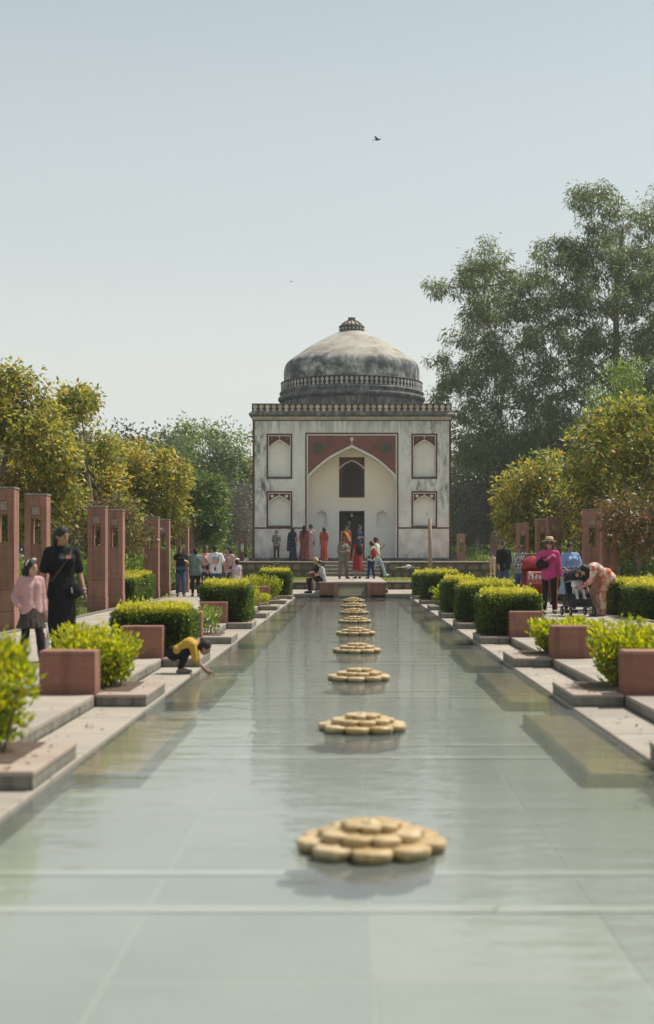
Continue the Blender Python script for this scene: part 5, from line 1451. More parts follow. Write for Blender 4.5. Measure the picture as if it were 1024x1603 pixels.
# left, near
def ex_black(t, J, hp, HM, s, k):
    m = MB()
    m.tube([J['shp']+Vector((-.02,-.02,.06)), J['chest']+Vector((.03,-.155,.0)), J['pelvis']+Vector((-.16,-.10,.08))], [.012]*3, 6); m.build('bag_strap', DKBR, t)
    m = MB(); m.ellip(J['pelvis']+Vector((.12,-.125,-.03)), .085, .05, .10); b = m.build('shoulder_bag', BLACK, t, True)
    m = MB(); m.capsule(J['pelvis']+Vector((.06,-.185,.0)), J['pelvis']+Vector((.07,-.185,-.05)), .009, .012, 8, 3); m.build('key_fob', M['metal'], b, True)
    m = MB(); c = J['chest']; m.box(-.07, -.005, c.y-.178, c.y-.172, c.z+.0, c.z+.03); m.build('chest_print', GREY, t)
    m = MB(); m.box(.0, .06, c.y-.180, c.y-.172, c.z-.0, c.z+.04); m.build('chest_print', SALM, t)
    m = MB(); m.lathe([(.034,0),(.036,.012),(.034,.025)], 12, tuple(lerp(J['wrp'], J['elp'], .1))); m.build('bracelet', PINKK, t, True)
person('woman in black t-shirt and long black skirt looking down at the girl', at(97, 16.2, ZP), R(28), 1.60, SK1, 'pony', HB,
    [('t_shirt', BLACK, dict(sleeve=.75, low=.08, tail=.05, g=.017)), ('skirt', BLACK, dict(top=1.0, hem=.12, r1=.19, rh=.17)), ('shoes', DSHOE)],
    pose=dict(elp=(.24,.03,1.10), wrp=(.27,-.06,.88), hap=(.28,-.10,.80), elm=(-.23,.05,1.10), wrm=(-.25,-.04,.88), ham=(-.26,-.06,.80), head=(.0,-.03,1.58)), yaw=22, pitch=16, vox=.011, extras=ex_black, wide=1.0)
def ex_girl(t, J, hp, HM, s, k):
    m = MB()
    pts = [hp(.088*math.sin(a), .01+.0*math.cos(a), .035+.088*math.cos(a)) for a in [x*.3-1.5 for x in range(11)]]
    m.tube(pts, [.010*k]*11, 6); m.build('headband', CREAM, t, True)
    m = MB(); m.ellip(hp(.02,-.02,.125), .035*k, .02*k, .02*k); m.build('hair_bow', CREAM, t, True)
person('small girl in pink knitted top and dark tutu skirt with curly hair', at(49, 15.7, ZP), R(38), 1.19, SK2, 'bob', HB,
    [('shirt', PINKK, dict(sleeve=1.85, low=.05, tail=.04, g=.024)), ('skirt', DKBR, dict(top=.98, hem=.60, r1=.25, rh=.18, folds=14)), ('trousers', BLACK, dict(len=1.95)), ('shoes', DSHOE)],
    pose=dict(WALK, elm=(-.24,.12,1.12), wrm=(-.26,-.06,.98), ham=(-.25,-.14,.96), elp=(.21,.02,1.10), wrp=(.22,-.03,.86), hap=(.22,-.05,.78)), yaw=18, pitch=4, hs=1.22, vox=.0105, extras=ex_girl, wide=.86, female=False)
bg = thing('carry_bag', 'white paper bag with a pink ribbon held beside the girl in pink', 'bag', (gx(69, 15.75), 15.75, .24))
m = MB(); m.add([(-.07,-.035,0),(.07,-.035,0),(.07,.035,0),(-.07,.035,0),(-.075,-.04,.20),(.075,-.04,.20),(.075,.04,.20),(-.075,.04,.20)], [(0,3,2,1),(0,1,5,4),(1,2,6,5),(2,3,7,6),(3,0,4,7)]); m.build('bag_body', WHITE, bg)
m = MB(); m.tube([(-.05,0,.20),(-.03,0,.36),(.03,0,.37),(.05,0,.20)], .008, 6); m.build('handle', WHITE, bg)
m = MB(); m.box(-.025,.02,-.0415,-.036,.06,.26); m.build('ribbon', MAG, bg)

CROUCH = dict(pelvis=(0,.20,.37), chest=(0,-.12,.57), neck=(0,-.27,.585), head=(0,-.42,.49), shp=(.15,-.20,.55), shm=(-.15,-.20,.55),
    elp=(.16,-.25,.26), wrp=(.12,-.40,.045), hap=(.10,-.47,.0), elm=(-.16,-.25,.26), wrm=(-.12,-.48,.05), ham=(-.10,-.56,.01),
    hipp=(.09,.17,.34), knp=(.14,-.09,.47), anp=(.11,.06,.09), top=(.12,-.12,.03), hipm=(-.09,.17,.34), knm=(-.14,-.09,.47), anm=(-.11,.06,.09), tom=(-.12,-.12,.03))
person('small child in mustard top crouching at the edge and reaching into the water', (gx(287, 15.85), 15.85, ZC+.002), R(90), 1.02, SK1, 'short', HB,
    [('shirt', YEL, dict(sleeve=1.02, low=-.13, g=.020)), ('trousers', BLACK, dict(len=1.9)), ('shoes', GREYSHOE)], pose=CROUCH, pitch=38, hs=1.22, vox=.009, female=False)

person('visitor in loose white clothes seen beside the nearest left pillar', at(24, 36, .06), R(150), 1.64, SK1, 'short', HB, [('shirt', WHITE, dict(sleeve=1.8, tail=.25)), ('trousers', WHITE, dict(flare=.03)), ('shoes', DSHOE)])
# left group
person('woman in black top, blue jeans and sunglasses walking toward the pool', at(283, 42, ZP), R(12), 1.55, SK2, 'long', HB, [('t_shirt', BLACK, dict(sleeve=.35)), ('trousers', JEAN, dict(flare=.012)), ('shoes', DSHOE)], pose=dict(WALK, elp=(.24,.0,1.12), wrp=(.20,-.20,1.18), hap=(.14,-.26,1.22)), shades=True, group=g_f)
person('woman in loose grey green top and black leggings, second from left', at(306, 42.3, ZP), R(195), 1.50, SK1, 'bun', HB, [('blouse', OLIVE, dict(sleeve=.9, tail=.12, g=.05)), ('trousers', BLACK, dict(len=1.85)), ('shoes', DSHOE)], pose=dict(elp=(.20,-.05,1.12), wrp=(.10,-.20,1.05), hap=(.05,-.25,1.04), elm=(-.20,-.05,1.12), wrm=(-.10,-.20,1.05), ham=(-.05,-.25,1.04)), group=g_f, wide=1.12, yaw=20)
person('woman in salmon top with sunglasses and cream shoulder bag', at(323, 43.2, ZP), R(25), 1.58, SK1, 'long', HBR, [('blouse', SALM, dict(sleeve=.6)), ('trousers', NAVY), ('shoes', DSHOE)], shades=True, group=g_f,
    extras=lambda t, J, hp, HM, s, k: (MB().tube([J['shm']+Vector((0,0,.06)), J['chest']+Vector((.02,-.15,-.1)), J['pelvis']+Vector((.14,-.1,.1))], .02, 6).build('bag_strap', CREAM, t), MB().ellip(J['pelvis']+Vector((.15,-.10,.12)), .10, .05, .12).build('bag', CREAM, t, True)))
def ex_tee(t, J, hp, HM, s, k):
    c = J['chest']; m = MB(); m.box(-.085, .085, c.y+.124, c.y+.130, c.z-.20, c.z+.01); m.build('printed_square', SALM, t)
    m = MB(); m.box(-.06, .06, c.y+.126, c.y+.133, c.z-.05, c.z+.04); m.build('printed_square', JEANL, t)
    m = MB(); m.tube([J['shm']+Vector((.03,-.04,.07)), J['shm']+Vector((.04,.09,-.02)), J['pelvis']+Vector((-.10,.13,.20))], .014, 6); m.build('bag_strap', NAVY, t)
person('person in white t-shirt with printed back and blue jeans seen from behind', at(338, 42.0, ZP), R(172), 1.58, SK1, 'short', HB, [('t_shirt', WHITE, dict(sleeve=.65, low=.06, g=.026)), ('trousers', JEAN), ('shoes', WSHOE)], yaw=-50, female=False, pose=dict(elm=(-.26,.0,1.10), wrm=(-.30,-.12,.90), ham=(-.31,-.17,.84), elp=(.24,-.04,1.10), wrp=(.22,-.12,.88), hap=(.22,-.16,.8)), group=g_f, extras=ex_tee)
person('woman in dusty pink top and jeans facing the person in white', at(358, 43.0, ZP), R(-35), 1.55, SK2, 'long', HB, [('blouse', cloth('dusty_pink_cloth', (.50,.30,.31)), dict(sleeve=.15, tail=.08)), ('trousers', JEAN), ('shoes', DSHOE)], yaw=-25, pose=dict(elm=(-.22,-.06,1.10), wrm=(-.16,-.26,1.02), ham=(-.14,-.33,1.0)), group=g_f)
person('little girl in lilac dress with white hair bow', at(371, 42.0, ZP), R(-150), 1.15, SK2, 'bun', HB, [('dress_skirt', LIL, dict(top=1.06, hem=.30, r1=.30, bodice=True, sleeve=.35)), ('shoes', WSHOE)], hs=1.2, group=g_f, female=False,
    extras=lambda t, J, hp, HM, s, k: MB().ellip(hp(0,.03,.11), .10*k, .05*k, .04*k).build('hair_bow', WHITE, t, True))
SIT = dict(pelvis=(0,.05,.50), chest=(0,-.02,.86), neck=(0,-.05,1.0), head=(0,-.11,1.12), shp=(.16,-.03,.94), shm=(-.16,-.03,.94), elp=(.21,-.02,.68), wrp=(.10,-.22,.64), hap=(.04,-.27,.64), elm=(-.21,-.02,.68), wrm=(-.10,-.22,.64), ham=(-.04,-.27,.64),
    hipp=(.09,.04,.47), knp=(.10,-.36,.46), anp=(.10,-.31,.09), top=(.11,-.45,.03), hipm=(-.09,.04,.47), knm=(-.10,-.36,.46), anm=(-.10,-.31,.09), tom=(-.11,-.45,.03))
person('visitor in white sitting low beside the last left pillar', (-5.42, 70.5, .35), R(-60), 1.6, SK1, 'short', HB, [('shirt', WHITE, dict(sleeve=1.6)), ('trousers', WHITE), ('shoes', DSHOE)], pose=SIT)

# seated pair at the pool end
person('blond woman in black sitting on the left edge of the red causeway', (-1.16, 46.55, ZP+.0), R(-78), 1.66, SK4, 'bob', HBL, [('t_shirt', BLACK, dict(sleeve=.5)), ('trousers', BLACK), ('shoes', DSHOE)], pose=SIT, pitch=18)
person('boy in striped white shirt and dark shorts sitting by the blond woman', (-1.02, 46.0, ZP+.10), R(-80), 1.36, SK4, 'short', HBR, [('t_shirt', STRIPE, dict(sleeve=.9)), ('trousers', BLACK, dict(len=.95)), ('shoes', DSHOE)], pose=SIT, hs=1.12, pitch=14, female=False)
o = thing('bundle', 'red and cream cloth bundle on the lap of the blond woman', 'bag', (-1.36, 46.45, ZP+.63)); m = MB(); m.ellip((0,0,0), .12, .11, .08); m.build('bundle_body', RED, o, True); m = MB(); m.ellip((-.02,.01,.07), .11, .09, .05); m.build('fold', CREAM, o, True)

# on the tomb platform
person('boy in dark shirt standing alone with clasped hands before the tomb', at(433, 62, PZ), R(4), 1.40, SK1, 'short', HB, [('shirt', GREYPR, dict(sleeve=1.85, low=.06)), ('trousers', DKBR), ('shoes', DSHOE)], female=False, hs=1.1, group=g_t, pose=dict(elp=(.22,.0,1.12), wrp=(.06,-.16,.93), hap=(.0,-.18,.87), elm=(-.22,.0,1.12), wrm=(-.06,-.16,.93), ham=(.0,-.18,.87)))
person('woman in dark navy sari with bare midriff before the tomb', at(459, 62, PZ), R(140), 1.55, SK1, 'long', HB, [('sari_skirt', NAVYS, dict(hem=.03, r1=.22)), ('blouse', NAVYS, dict(sleeve=.5)), ('pallu', NAVYS, dict(side=1, len=.7))], group=g_t)
person('woman in maroon printed dress with long hair before the tomb', at(477, 62, PZ), R(165), 1.64, SK1, 'long', HB, [('dress_skirt', MARPR, dict(hem=.12, r1=.27, bodice=True, sleeve=1.3)), ('pallu', MARPR, dict(side=-1, len=.6)), ('shoes', DSHOE)], group=g_t, wide=1.1)
person('woman in pale pink dress standing next to the maroon printed dress', at(486, 62.7, PZ), R(-20), 1.70, SK3, 'bun', HB, [('dress_skirt', PALEP, dict(hem=.06, r1=.24, bodice=True, sleeve=1.7))], group=g_t, yaw=-20)
person('woman in orange red sari standing left of the tomb door', at(507, 62, PZ), R(-150), 1.54, SK1, 'pony', HB, [('sari_skirt', ORSARI, dict(hem=.03, r1=.20)), ('blouse', ORSARI, dict(sleeve=.8)), ('pallu', ORSARI, dict(side=1, len=.75))], group=g_t)
person('woman in red with a yellow bordered shawl in front of the door', at(543, 61.3, PZ), R(15), 1.58, SK1, 'bun', HB, [('sari_skirt', ORSARI, dict(hem=.03, r1=.21)), ('blouse', RED, dict(sleeve=1.2)), ('pallu', cloth('yellow_shawl', (.60,.42,.14)), dict(side=-1, len=.4))], group=g_t, yaw=-20)
person('man in navy shirt coming out of the tomb door', at(563, 61.5, PZ), R(60), 1.62, SK1, 'short', HB, [('shirt', NAVY, dict(sleeve=.8, low=.06)), ('trousers', NAVY), ('shoes', DSHOE)], female=False, group=g_t, pose=dict(elm=(-.23,-.06,1.14), wrm=(-.2,-.28,1.12), ham=(-.18,-.36,1.12)))
person('woman in dark floral dress and shawl at the right end of the platform', at(775, 61.6, PZ), R(-20), 1.47, SK1, 'long', HB, [('dress_skirt', DKPR, dict(hem=.05, r1=.30, bodice=True, sleeve=1.7, rh=.2)), ('pallu', DKPR, dict(side=-1, veil=True, len=.6))], group=g_t, wide=1.15)

# on the causeway
def ex_phone(t, J, hp, HM, s, k):
    m = MB(); c = (J['hap']+J['ham'])/2; m.box(c.x-.035, c.x+.035, c.y-.06, c.y+.06, c.z+.02, c.z+.03); m.build('phone', WHITE, t)
person('man in olive grey shirt and grey trousers looking at a phone', at(537.5, 52.2, ZW), R(25), 1.56, SK1, 'short', HB, [('shirt', GREYPR, dict(sleeve=1.1, low=.10, g=.03)), ('trousers', GREYP, dict(g=.028, flare=.012)), ('shoes', DSHOE)], female=False, wide=1.12, pitch=26, group=g_c, extras=ex_phone,
    pose=dict(elp=(.23,-.04,1.12), wrp=(.10,-.30,1.14), hap=(.05,-.37,1.16), elm=(-.23,-.04,1.12), wrm=(-.10,-.30,1.12), ham=(-.03,-.37,1.14), anp=(.17,.02,.085), top=(.22,-.12,.03), anm=(-.17,.02,.085), tom=(-.2,-.13,.03), knp=(.14,-.02,.49), knm=(-.14,-.02,.49)))
def pack(mat, nm='backpack'):
    def f(t, J, hp, HM, s, k):
        c = J['chest']; m = MB()
        m.ellip((0, c.y+.20*s, c.z-.12*s), .15*s, .10*s, .22*s); m.ellip((0, c.y+.27*s, c.z-.20*s), .11*s, .06*s, .11*s)
        b = remesh(m, nm, mat, t, .013, 3)
        for sg in (-1, 1):
            m = MB(); m.tube([(sg*.09*s, c.y+.14*s, c.z+.09*s), (sg*.105*s, c.y-.02*s, c.z+.145*s), (sg*.115*s, c.y-.125*s, c.z+.0), (sg*.12*s, c.y+.08*s, c.z-.24*s)], .018*s, 6); m.build('strap', mat, b, True)
    return f
person('woman in red dress with long dark hair and a black backpack', at(560, 52.6, ZW), R(205), 1.56, SK1, 'long', HB, [('dress_skirt', RED, dict(hem=.36, r1=.24, bodice=True, sleeve=.3)), ('shoes', DSHOE)], group=g_c, extras=pack(BLACK), wide=1.05)
person('girl in pale green top and navy jeans with a red backpack', at(581, 52.2, ZW), R(215), 1.43, SK1, 'short', HB, [('t_shirt', GREENP, dict(sleeve=.9)), ('trousers', NAVY), ('shoes', DSHOE)], group=g_c, extras=pack(RED), pose=dict(anp=(.16,.02,.085), top=(.2,-.12,.03), anm=(-.16,.02,.085), tom=(-.2,-.13,.03)))
STRIDE = dict(WALK, knp=(.09,-.22,.52), anp=(.09,-.34,.12), top=(.10,-.48,.09), knm=(-.09,.08,.48), anm=(-.09,.34,.16), tom=(-.10,.22,.05))
person('man in cream shirt and pale jeans striding to the right', (1.02, 56.3, ZW), R(80), 1.62, SK1, 'short', HB, [('shirt', CREAM, dict(sleeve=.9, low=.06, g=.024)), ('trousers', JEANL, dict(g=.024)), ('shoes', WSHOE)], pose=STRIDE, female=False, group=g_c)
person('man in dark clothes walking just behind the striding man', (1.0, 57.2, ZW), R(75), 1.66, SK1, 'short', HB, [('shirt', DKBR, dict(sleeve=.9, low=.06)), ('trousers', BLACK), ('shoes', DSHOE)], pose=dict(STRIDE, elp=(.20,-.10,1.15), wrp=(.12,-.28,1.28), hap=(.10,-.33,1.34)), female=False, group=g_c)

# right path
def ex_pink(t, J, hp, HM, s, k):
    m = MB()
    prof = [(.175,.070),(.172,.078),(.10,.085),(.092,.10),(.088,.15),(.070,.172),(.02,.178)]
    vs = []; n = 28
    for r, z in prof:
        for q in range(n):
            a = 2*math.pi*q/n; vs.append(hp(r*math.cos(a), r*math.sin(a)*1.05+.01, z - (.018*math.cos(2*a) if r > .15 else 0)))
    fs = [(i*n+q, i*n+(q+1)%n, (i+1)*n+(q+1)%n, (i+1)*n+q) for i in range(len(prof)-1) for q in range(n)]; fs += [tuple(reversed(range(n))), tuple(range((len(prof)-1)*n, len(prof)*n))]
    m.add(vs, fs); hat = m.build('straw_hat', STRAW, t, True)
    m = MB(); rr = []
    for r, z in ((.096,.086),(.0955,.112),(.090,.113)):
        for q in range(n): a = 2*math.pi*q/n; rr.append(hp(r*math.cos(a), r*math.sin(a)*1.05+.01, z))
    m.add(rr, [(i*n+q, i*n+(q+1)%n, (i+1)*n+(q+1)%n, (i+1)*n+q) for i in range(2) for q in range(n)]); m.build('hat_band', DKBR, hat, True)
    m = MB(); c = J['elm']; m.ellip(c+Vector((.12,-.12,-.04)), .15, .07, .11); b = remesh(m, 'black_bag', BLACK, t, .013)
    m = MB(); m.tube([c+Vector((.02,-.13,.04)), J['wrm']+Vector((-.02,-.02,.05)), c+Vector((.22,-.13,.04))], .012, 6); m.build('strap', BLACK, b)
    for sd, sg in (('p', 1), ('m', -1)):
        a, b_, c_ = J['hip'+sd], J['kn'+sd], J['an'+sd]; o_ = Vector((.088,-.015,0))*sg*s if sg > 0 else Vector((-.088,-.015,0))*s
        if sg > 0:
            m = MB(); m.tube([a+Vector((.105*s,-.02,.05)), b_+Vector((.066*s,-.015,0)), c_+Vector((.052*s,-.01,.02))], [.022*s,.020*s,.018*s], 6); m.build('side_stripe', ORST, t, True)
    m = MB(); ch = J['chest']; m.box(.05, .12, ch.y-.168, ch.y-.160, ch.z-.03, ch.z-.015); m.build('pocket_flap', DKBR, t)
STRAW = stone('straw', (.58,.43,.27), .12, .85, 30, (.4,.28,.15), .3, per=0); ORST = cloth('orange_stripe', (.62,.11,.05))
person('woman in magenta jacket, straw hat and black trousers with orange stripe', at(860, 29.2, ZP), R(-3), 1.62, SK2, 'long', HBR, [('jacket', MAG, dict(sleeve=1.9, low=.07, tail=.09, g=.018, collar=True)), ('trousers', BLACK, dict(g=.008)), ('shoes', DSHOE)],
    pose=dict(WALK, elm=(-.29,-.02,1.18), wrm=(-.07,-.19,1.25), ham=(.0,-.21,1.30), elp=(.23,.03,1.10), wrp=(.25,-.05,.86), hap=(.25,-.08,.79), anm=(-.09,.12,.10), tom=(-.10,-.02,.03), knm=(-.09,.0,.49)), shades=True, vox=.011, group=g_r, extras=ex_pink, wide=.93)
person('woman in blue speckled tunic pushing the black stroller', at(893, 30.3, ZP), R(8), 1.55, SK1, 'bun', HB, [('blouse', BLUEP, dict(sleeve=1.2, low=.08, tail=.16, g=.03)), ('skirt', JEANL, dict(top=.95, hem=.45, r1=.30, rh=.18)), ('trousers', JEAN), ('shoes', DSHOE)], pitch=10, wide=1.1, group=g_r,
    pose=dict(elp=(.24,-.05,1.12), wrp=(.17,-.32,1.02), hap=(.13,-.39,1.0), elm=(-.24,-.05,1.12), wrm=(-.16,-.32,1.02), ham=(-.12,-.39,1.0)))
BEND = dict(pelvis=(0,.16,.90), chest=(0,-.10,1.08), neck=(0,-.23,1.10), head=(0,-.33,1.02), shp=(.15,-.16,1.07), shm=(-.15,-.16,1.07), elp=(.17,-.20,.82), wrp=(.12,-.38,.66), hap=(.10,-.45,.62), elm=(-.17,-.20,.82), wrm=(-.12,-.36,.68), ham=(-.10,-.43,.64),
    hipp=(.09,.15,.87), knp=(.10,.05,.48), anp=(.10,.06,.085), top=(.11,-.10,.03), hipm=(-.09,.15,.87), knm=(-.10,.02,.48), anm=(-.10,.0,.085), tom=(-.11,-.16,.03))
person('woman in orange and white printed suit bending toward the child in the stroller', at(938, 28.5, ZP), R(-86), 1.60, SK2, 'long', HB, [('shirt', ORFLOR, dict(sleeve=1.7, low=.08, g=.03)), ('trousers', ORFLOR, dict(g=.028, flare=.012)), ('shoes', LAVSHOE)], pose=BEND, pitch=42, vox=.011, group=g_r)
person('bearded man in black open necked shirt walking on the right path', at(789, 43.4, ZP), R(6), 1.72, SK2, 'short', HB, [('shirt', BLACK, dict(sleeve=1.4, low=.06, g=.022)), ('trousers', JEAN), ('shoes', DSHOE)], pose=WALK, female=False, beard=True, shades=True, group=g_r)
person('woman in black and white brush print blouse and blue jeans', at(815, 40.2, ZP), R(-6), 1.57, SK1, 'bun', HB, [('blouse', BWBR, dict(sleeve=1.0, low=.02, tail=.04, g=.035)), ('trousers', JEAN, dict(g=.024)), ('shoes', DSHOE)], pose=WALK, group=g_r, wide=1.08, yaw=-15)
person('small child in beige outfit and dark cap near the right platform end', at(771, 59.2, GZ), R(10), 1.10, SK2, 'short', HB, [('shirt', BEIGE, dict(sleeve=.7)), ('trousers', BEIGE), ('shoes', WSHOE)], hs=1.2, pose=WALK, female=False)

# strollers
def stroller(name, label, loc, rz, fabric, dark, sc, hoodrad=.27, logo=False, group=None):
    t = thing(name, label, 'stroller', loc, rz, group); q = sc
    m = MB()
    for sg in (-1, 1):
        m.tube([(sg*.25*q, -.34*q, .10*q), (sg*.24*q, .05*q, .52*q), (sg*.23*q, .42*q, 1.0*q)], .013, 6)
        m.tube([(sg*.25*q, .36*q, .10*q), (sg*.24*q, .05*q, .52*q)], .013, 6)
    m.tube([(-.25*q,-.30*q,.14*q),(.25*q,-.30*q,.14*q)], .012, 6); m.tube([(-.25*q,.34*q,.12*q),(.25*q,.34*q,.12*q)], .012, 6); m.build('frame', dark, t, True)
    m = MB(); m.tube([(-.23*q,.42*q,1.0*q),(-.20*q,.46*q,1.03*q),(.20*q,.46*q,1.03*q),(.23*q,.42*q,1.0*q)], .018, 8); m.build('handle', dark, t, True)
    m = MB(); m.bevbox(-.21*q,.21*q,-.22*q,.16*q,.40*q,.47*q,.02); m.build('seat', fabric, t)
    m = MB(); m.add([(-.22*q,.10*q,.42*q),(.22*q,.10*q,.42*q),(.22*q,.32*q,.92*q),(-.22*q,.32*q,.92*q),(-.22*q,.15*q,.40*q),(.22*q,.15*q,.40*q),(.22*q,.37*q,.90*q),(-.22*q,.37*q,.90*q)], [(0,1,2,3),(7,6,5,4),(0,3,7,4),(1,5,6,2),(3,2,6,7),(0,4,5,1)]); m.build('backrest', fabric, t)
    # hood: open quarter shell made of bows and cloth
    m = MB(); vs = []; fs = []; nb, na = 9, 15
    for side in (1., .965):
        for i in range(nb):
            b = R(12 + 118*i/(nb-1))
            for j in range(na):
                a = math.pi*j/(na-1); r = hoodrad*q*side*(1+.02*math.cos(i*math.pi))
                x = r*.92*math.cos(a); d = r*math.sin(a); vs.append((x, .16*q - d*math.cos(b)*1.05 + .06*q, .70*q + d*math.sin(b)*1.08))
    for i in range(nb-1):
        for j in range(na-1):
            a = i*na+j; fs.append((a, a+1, a+na+1, a+na)); o_ = nb*na; fs.append((o_+a, o_+a+na, o_+a+na+1, o_+a+1))
    for j in range(na-1): fs.append((j, nb*na+j, nb*na+j+1, j+1)); a = (nb-1)*na+j; fs.append((a, a+1, nb*na+a+1, nb*na+a))
    m.add(vs, fs); hd = m.build('hood', fabric, t, True)
    m = MB(); b = R(12); m.tube([(hoodrad*q*.93*math.cos(math.pi*j/14), .22*q - hoodrad*q*math.sin(math.pi*j/14)*math.cos(b)*1.06, .70*q + hoodrad*q*math.sin(math.pi*j/14)*math.sin(b)*1.1) for j in range(15)], .012, 6); m.build('hood_rim', M['metal'] if not logo else RED, hd, True)
    m = MB(); m.add([(-.22*q,-.22*q,.20*q),(.22*q,-.22*q,.20*q),(.22*q,.28*q,.20*q),(-.22*q,.28*q,.20*q),(-.24*q,-.26*q,.36*q),(.24*q,-.26*q,.36*q),(.24*q,.32*q,.36*q),(-.24*q,.32*q,.36*q)], [(0,3,2,1),(0,1,5,4),(1,2,6,5),(2,3,7,6),(3,0,4,7)]); m.build('basket', dark if not logo else RED, t)
    m = MB(); m.bevbox(-.15*q,.15*q,-.36*q,-.20*q,.20*q,.235*q,.01); m.tube([(-.14*q,-.22*q,.40*q),(-.14*q,-.33*q,.23*q)], .014, 6); m.tube([(.14*q,-.22*q,.40*q),(.14*q,-.33*q,.23*q)], .014, 6); m.build('footrest', dark, t)
    wm = MB(); n = 20
    def ring(m_, R0, rr, n=20, kk=8):
        vs = []; fs = []
        for i in range(n):
            a = 2*math.pi*i/n
            for j in range(kk):
                b = 2*math.pi*j/kk; r = R0 + rr*math.cos(b); vs.append((rr*math.sin(b), r*math.cos(a), r*math.sin(a)))
        for i in range(n):
            for j in range(kk): fs.append((i*kk+j, ((i+1)%n)*kk+j, ((i+1)%n)*kk+(j+1)%kk, i*kk+(j+1)%kk))
        m_.add(vs, fs)
    ring(wm, .085*q, .02*q); wme = wm.mesh('wheel', DTYRE, True)
    rm = MB(); rm.lathe([(.02*q,-.02*q),(.066*q,-.012*q),(.066*q,.012*q),(.02*q,.02*q)], 12); rme = rm.mesh('rim', M['metal'])
    for sx_ in (-1, 1):
        for y in (-.34, .36):
            w_ = link('wheel', wme, t, (sx_*.255*q, y*q, .105*q)); r_ = link('rim', rme, w_); r_.rotation_euler = (0, R(90), 0)
    if logo:
        m = MB(); m.bevbox(-.22*q, .22*q, -.30*q, -.24*q, .42*q, .68*q, .03); fp_ = m.build('front_panel', plain('dusty_red', (.42,.11,.10), .7, .3), t)
        q2 = random.Random(4)
        for k in range(6):
            x = (-.19+.075*k)*q; h0 = [.16,.08,.10,.08,.08,.13][k]*q
            m = MB(); m.tube([(x,-.305*q,.52*q),(x+.012*q,-.307*q,.52*q+h0),(x+.035*q,-.307*q,.52*q+h0*.4),(x+.06*q,-.305*q,.53*q+h0*.7),(x+.065*q,-.305*q,.52*q)], .014*q, 6); m.build('white_script', WHITE, fp_, True)
    return t
DTYRE = plain('black_tyre', (.015,.015,.015), .7, .3); BLKF = cloth('charcoal_fabric', (.022,.022,.024)); REDF = cloth('red_fabric', (.30,.035,.04))
stroller('stroller', 'black stroller with open hood carrying a small child in a dark hat', at(905, 28.55, ZP), R(6), BLKF, plain('black_metal', (.02,.02,.02), .35, .5), .98)
stroller('pram', 'red hooded pram with white script on the front behind the magenta jacket', at(838, 35.5, ZP), R(4), REDF, plain('dark_red_frame', (.12,.03,.03), .4, .5), 1.27, logo=True)
SITC = dict(pelvis=(0,.10,.10), chest=(0,.17,.44), neck=(0,.17,.60), head=(0,.13,.75), shp=(.15,.15,.53), shm=(-.15,.15,.53), elp=(.20,.05,.30), wrp=(.06,-.13,.38), hap=(.0,-.17,.42), elm=(-.20,.05,.30), wrm=(-.08,-.13,.30), ham=(-.03,-.18,.32),
    hipp=(.08,.08,.10), knp=(.14,-.26,.12), anp=(.14,-.42,-.18), top=(.15,-.56,-.16), hipm=(-.08,.08,.10), knm=(-.14,-.26,.12), anm=(-.14,-.42,-.18), tom=(-.15,-.56,-.16))
person('small child with white top and dark sun hat sitting in the black stroller', (gx(905, 28.5), 28.5, ZP+.47), R(6), .92, SK2, 'short', HB, [('shirt', WHITE, dict(sleeve=1.6)), ('trousers', cloth('pale_grey_cloth', (.45,.42,.42))), ('shoes', WSHOE)], pose=SITC, hs=1.3, vox=.009, female=False,
    extras=lambda t, J, hp, HM, s, k: MB().lathe([(.135*k,.03*k),(.13*k,.036*k),(.088*k,.045*k),(.085*k,.10*k),(.05*k,.125*k)], 20, tuple(hp(0,.01,.015))).build('sun_hat', DKBR, t, True))

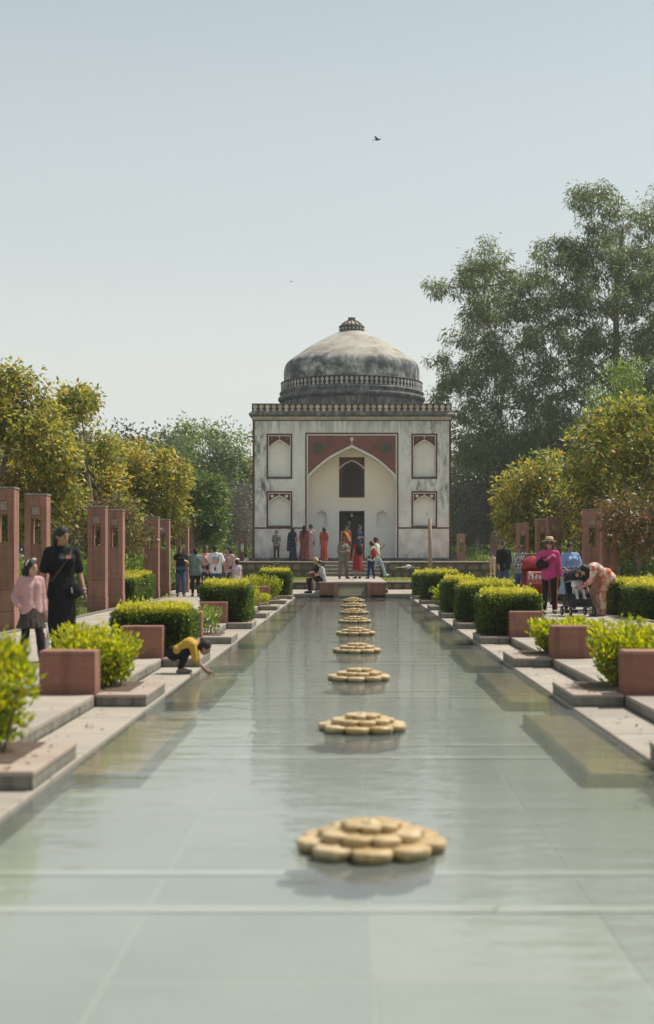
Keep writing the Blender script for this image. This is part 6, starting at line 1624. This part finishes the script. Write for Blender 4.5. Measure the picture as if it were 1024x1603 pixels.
# birds
def bird(name, label, loc, rz, col, span, flap, roll=0):
    t = thing(name, label, 'bird', loc, rz); q = span
    m = MB(); m.lathe([(.004*q,-.28*q),(.035*q,-.20*q),(.075*q,-.05*q),(.08*q,.06*q),(.05*q,.15*q),(.045*q,.20*q),(.02*q,.245*q),(.003*q,.27*q)], 10)
    me = m.mesh('body', col, True); b = link('body', me, t); b.rotation_euler = (R(90), 0, 0)
    for sg in (-1, 1):
        m = MB(); P = [(.05,-.10,0),(.05,.08,0),(.27,-.13,flap),(.27,.05,flap),(.5,-.02,flap*1.3),(.46,-.10,flap*1.2)]
        vs = [(sg*x*q, -y*q, z*q) for x, y, z in P]; vs2 = [(x, y, z-.014*q) for x, y, z in vs]
        m.add(vs+vs2, [(0,2,3,1),(2,5,4,3),(6,7,9,8),(8,9,10,11),(0,1,7,6),(1,3,9,7),(3,4,10,9),(4,5,11,10),(5,2,8,11),(2,0,6,8)]); m.build('wing', col, t)
    m = MB(); m.add([(-.02*q,.24*q,0),(.02*q,.24*q,0),(.08*q,.42*q,0),(-.08*q,.42*q,0),(-.02*q,.24*q,-.01*q),(.02*q,.24*q,-.01*q),(.08*q,.42*q,-.01*q),(-.08*q,.42*q,-.01*q)], [(3,2,1,0),(4,5,6,7),(0,1,5,4),(1,2,6,5),(2,3,7,6),(3,0,4,7)]); m.build('tail', col, t)
    m = MB(); m.ellip((0,-.26*q,.012*q), .035*q, .045*q, .034*q); h_ = m.build('head', col, t, True)
    m = MB(); m.lathe([(.010*q,0),(.001*q,.04*q)], 6); bk = m.build('beak', DSHOE, h_); bk.location = (0,-.30*q,.01*q); bk.rotation_euler = (R(90),0,0)
    return t
bird('pigeon', 'white pigeon flying low over the lawn with spread wings', (gx(639, 36), 36, gz(887, 36)), R(20), plain('white_feather', (.62,.60,.56), .8, .2), .70, -.02)
bird('kite_bird', 'dark bird of prey gliding high over the dome', (gx(591, 105), 105, 33.5), R(70), plain('dark_feather', (.05,.045,.04), .8, .2), 1.0, .10)
bird('small_bird', 'tiny distant bird in the sky left of the dome', (gx(459, 200), 195, gz(441, 195)), R(40), plain('grey_feather', (.10,.09,.085), .8, .2), .7, .12)
bird('small_bird', 'tiny distant bird in the sky beside the tall tree', (gx(716, 195), 195, gz(388, 195)), R(-50), plain('brown_feather', (.12,.09,.07), .8, .2), .6, .10)
# ------------------------------------------------------------------ haze in the air
def add_haze():
    t = NT('thin_haze')
    v = t.node('ShaderNodeVolumePrincipled'); v.inputs['Color'].default_value = (.93,.95,.97,1)
    v.inputs['Density'].default_value = .0005; v.inputs['Anisotropy'].default_value = .25
    t.l.new(v.outputs[0], t.out.inputs['Volume'])
    b = MB(); b.box(-1100, 1100, -70, 1700, -1.5, 46)
    o = b.build('haze', t.m); tag(o, kind='stuff')
add_haze()
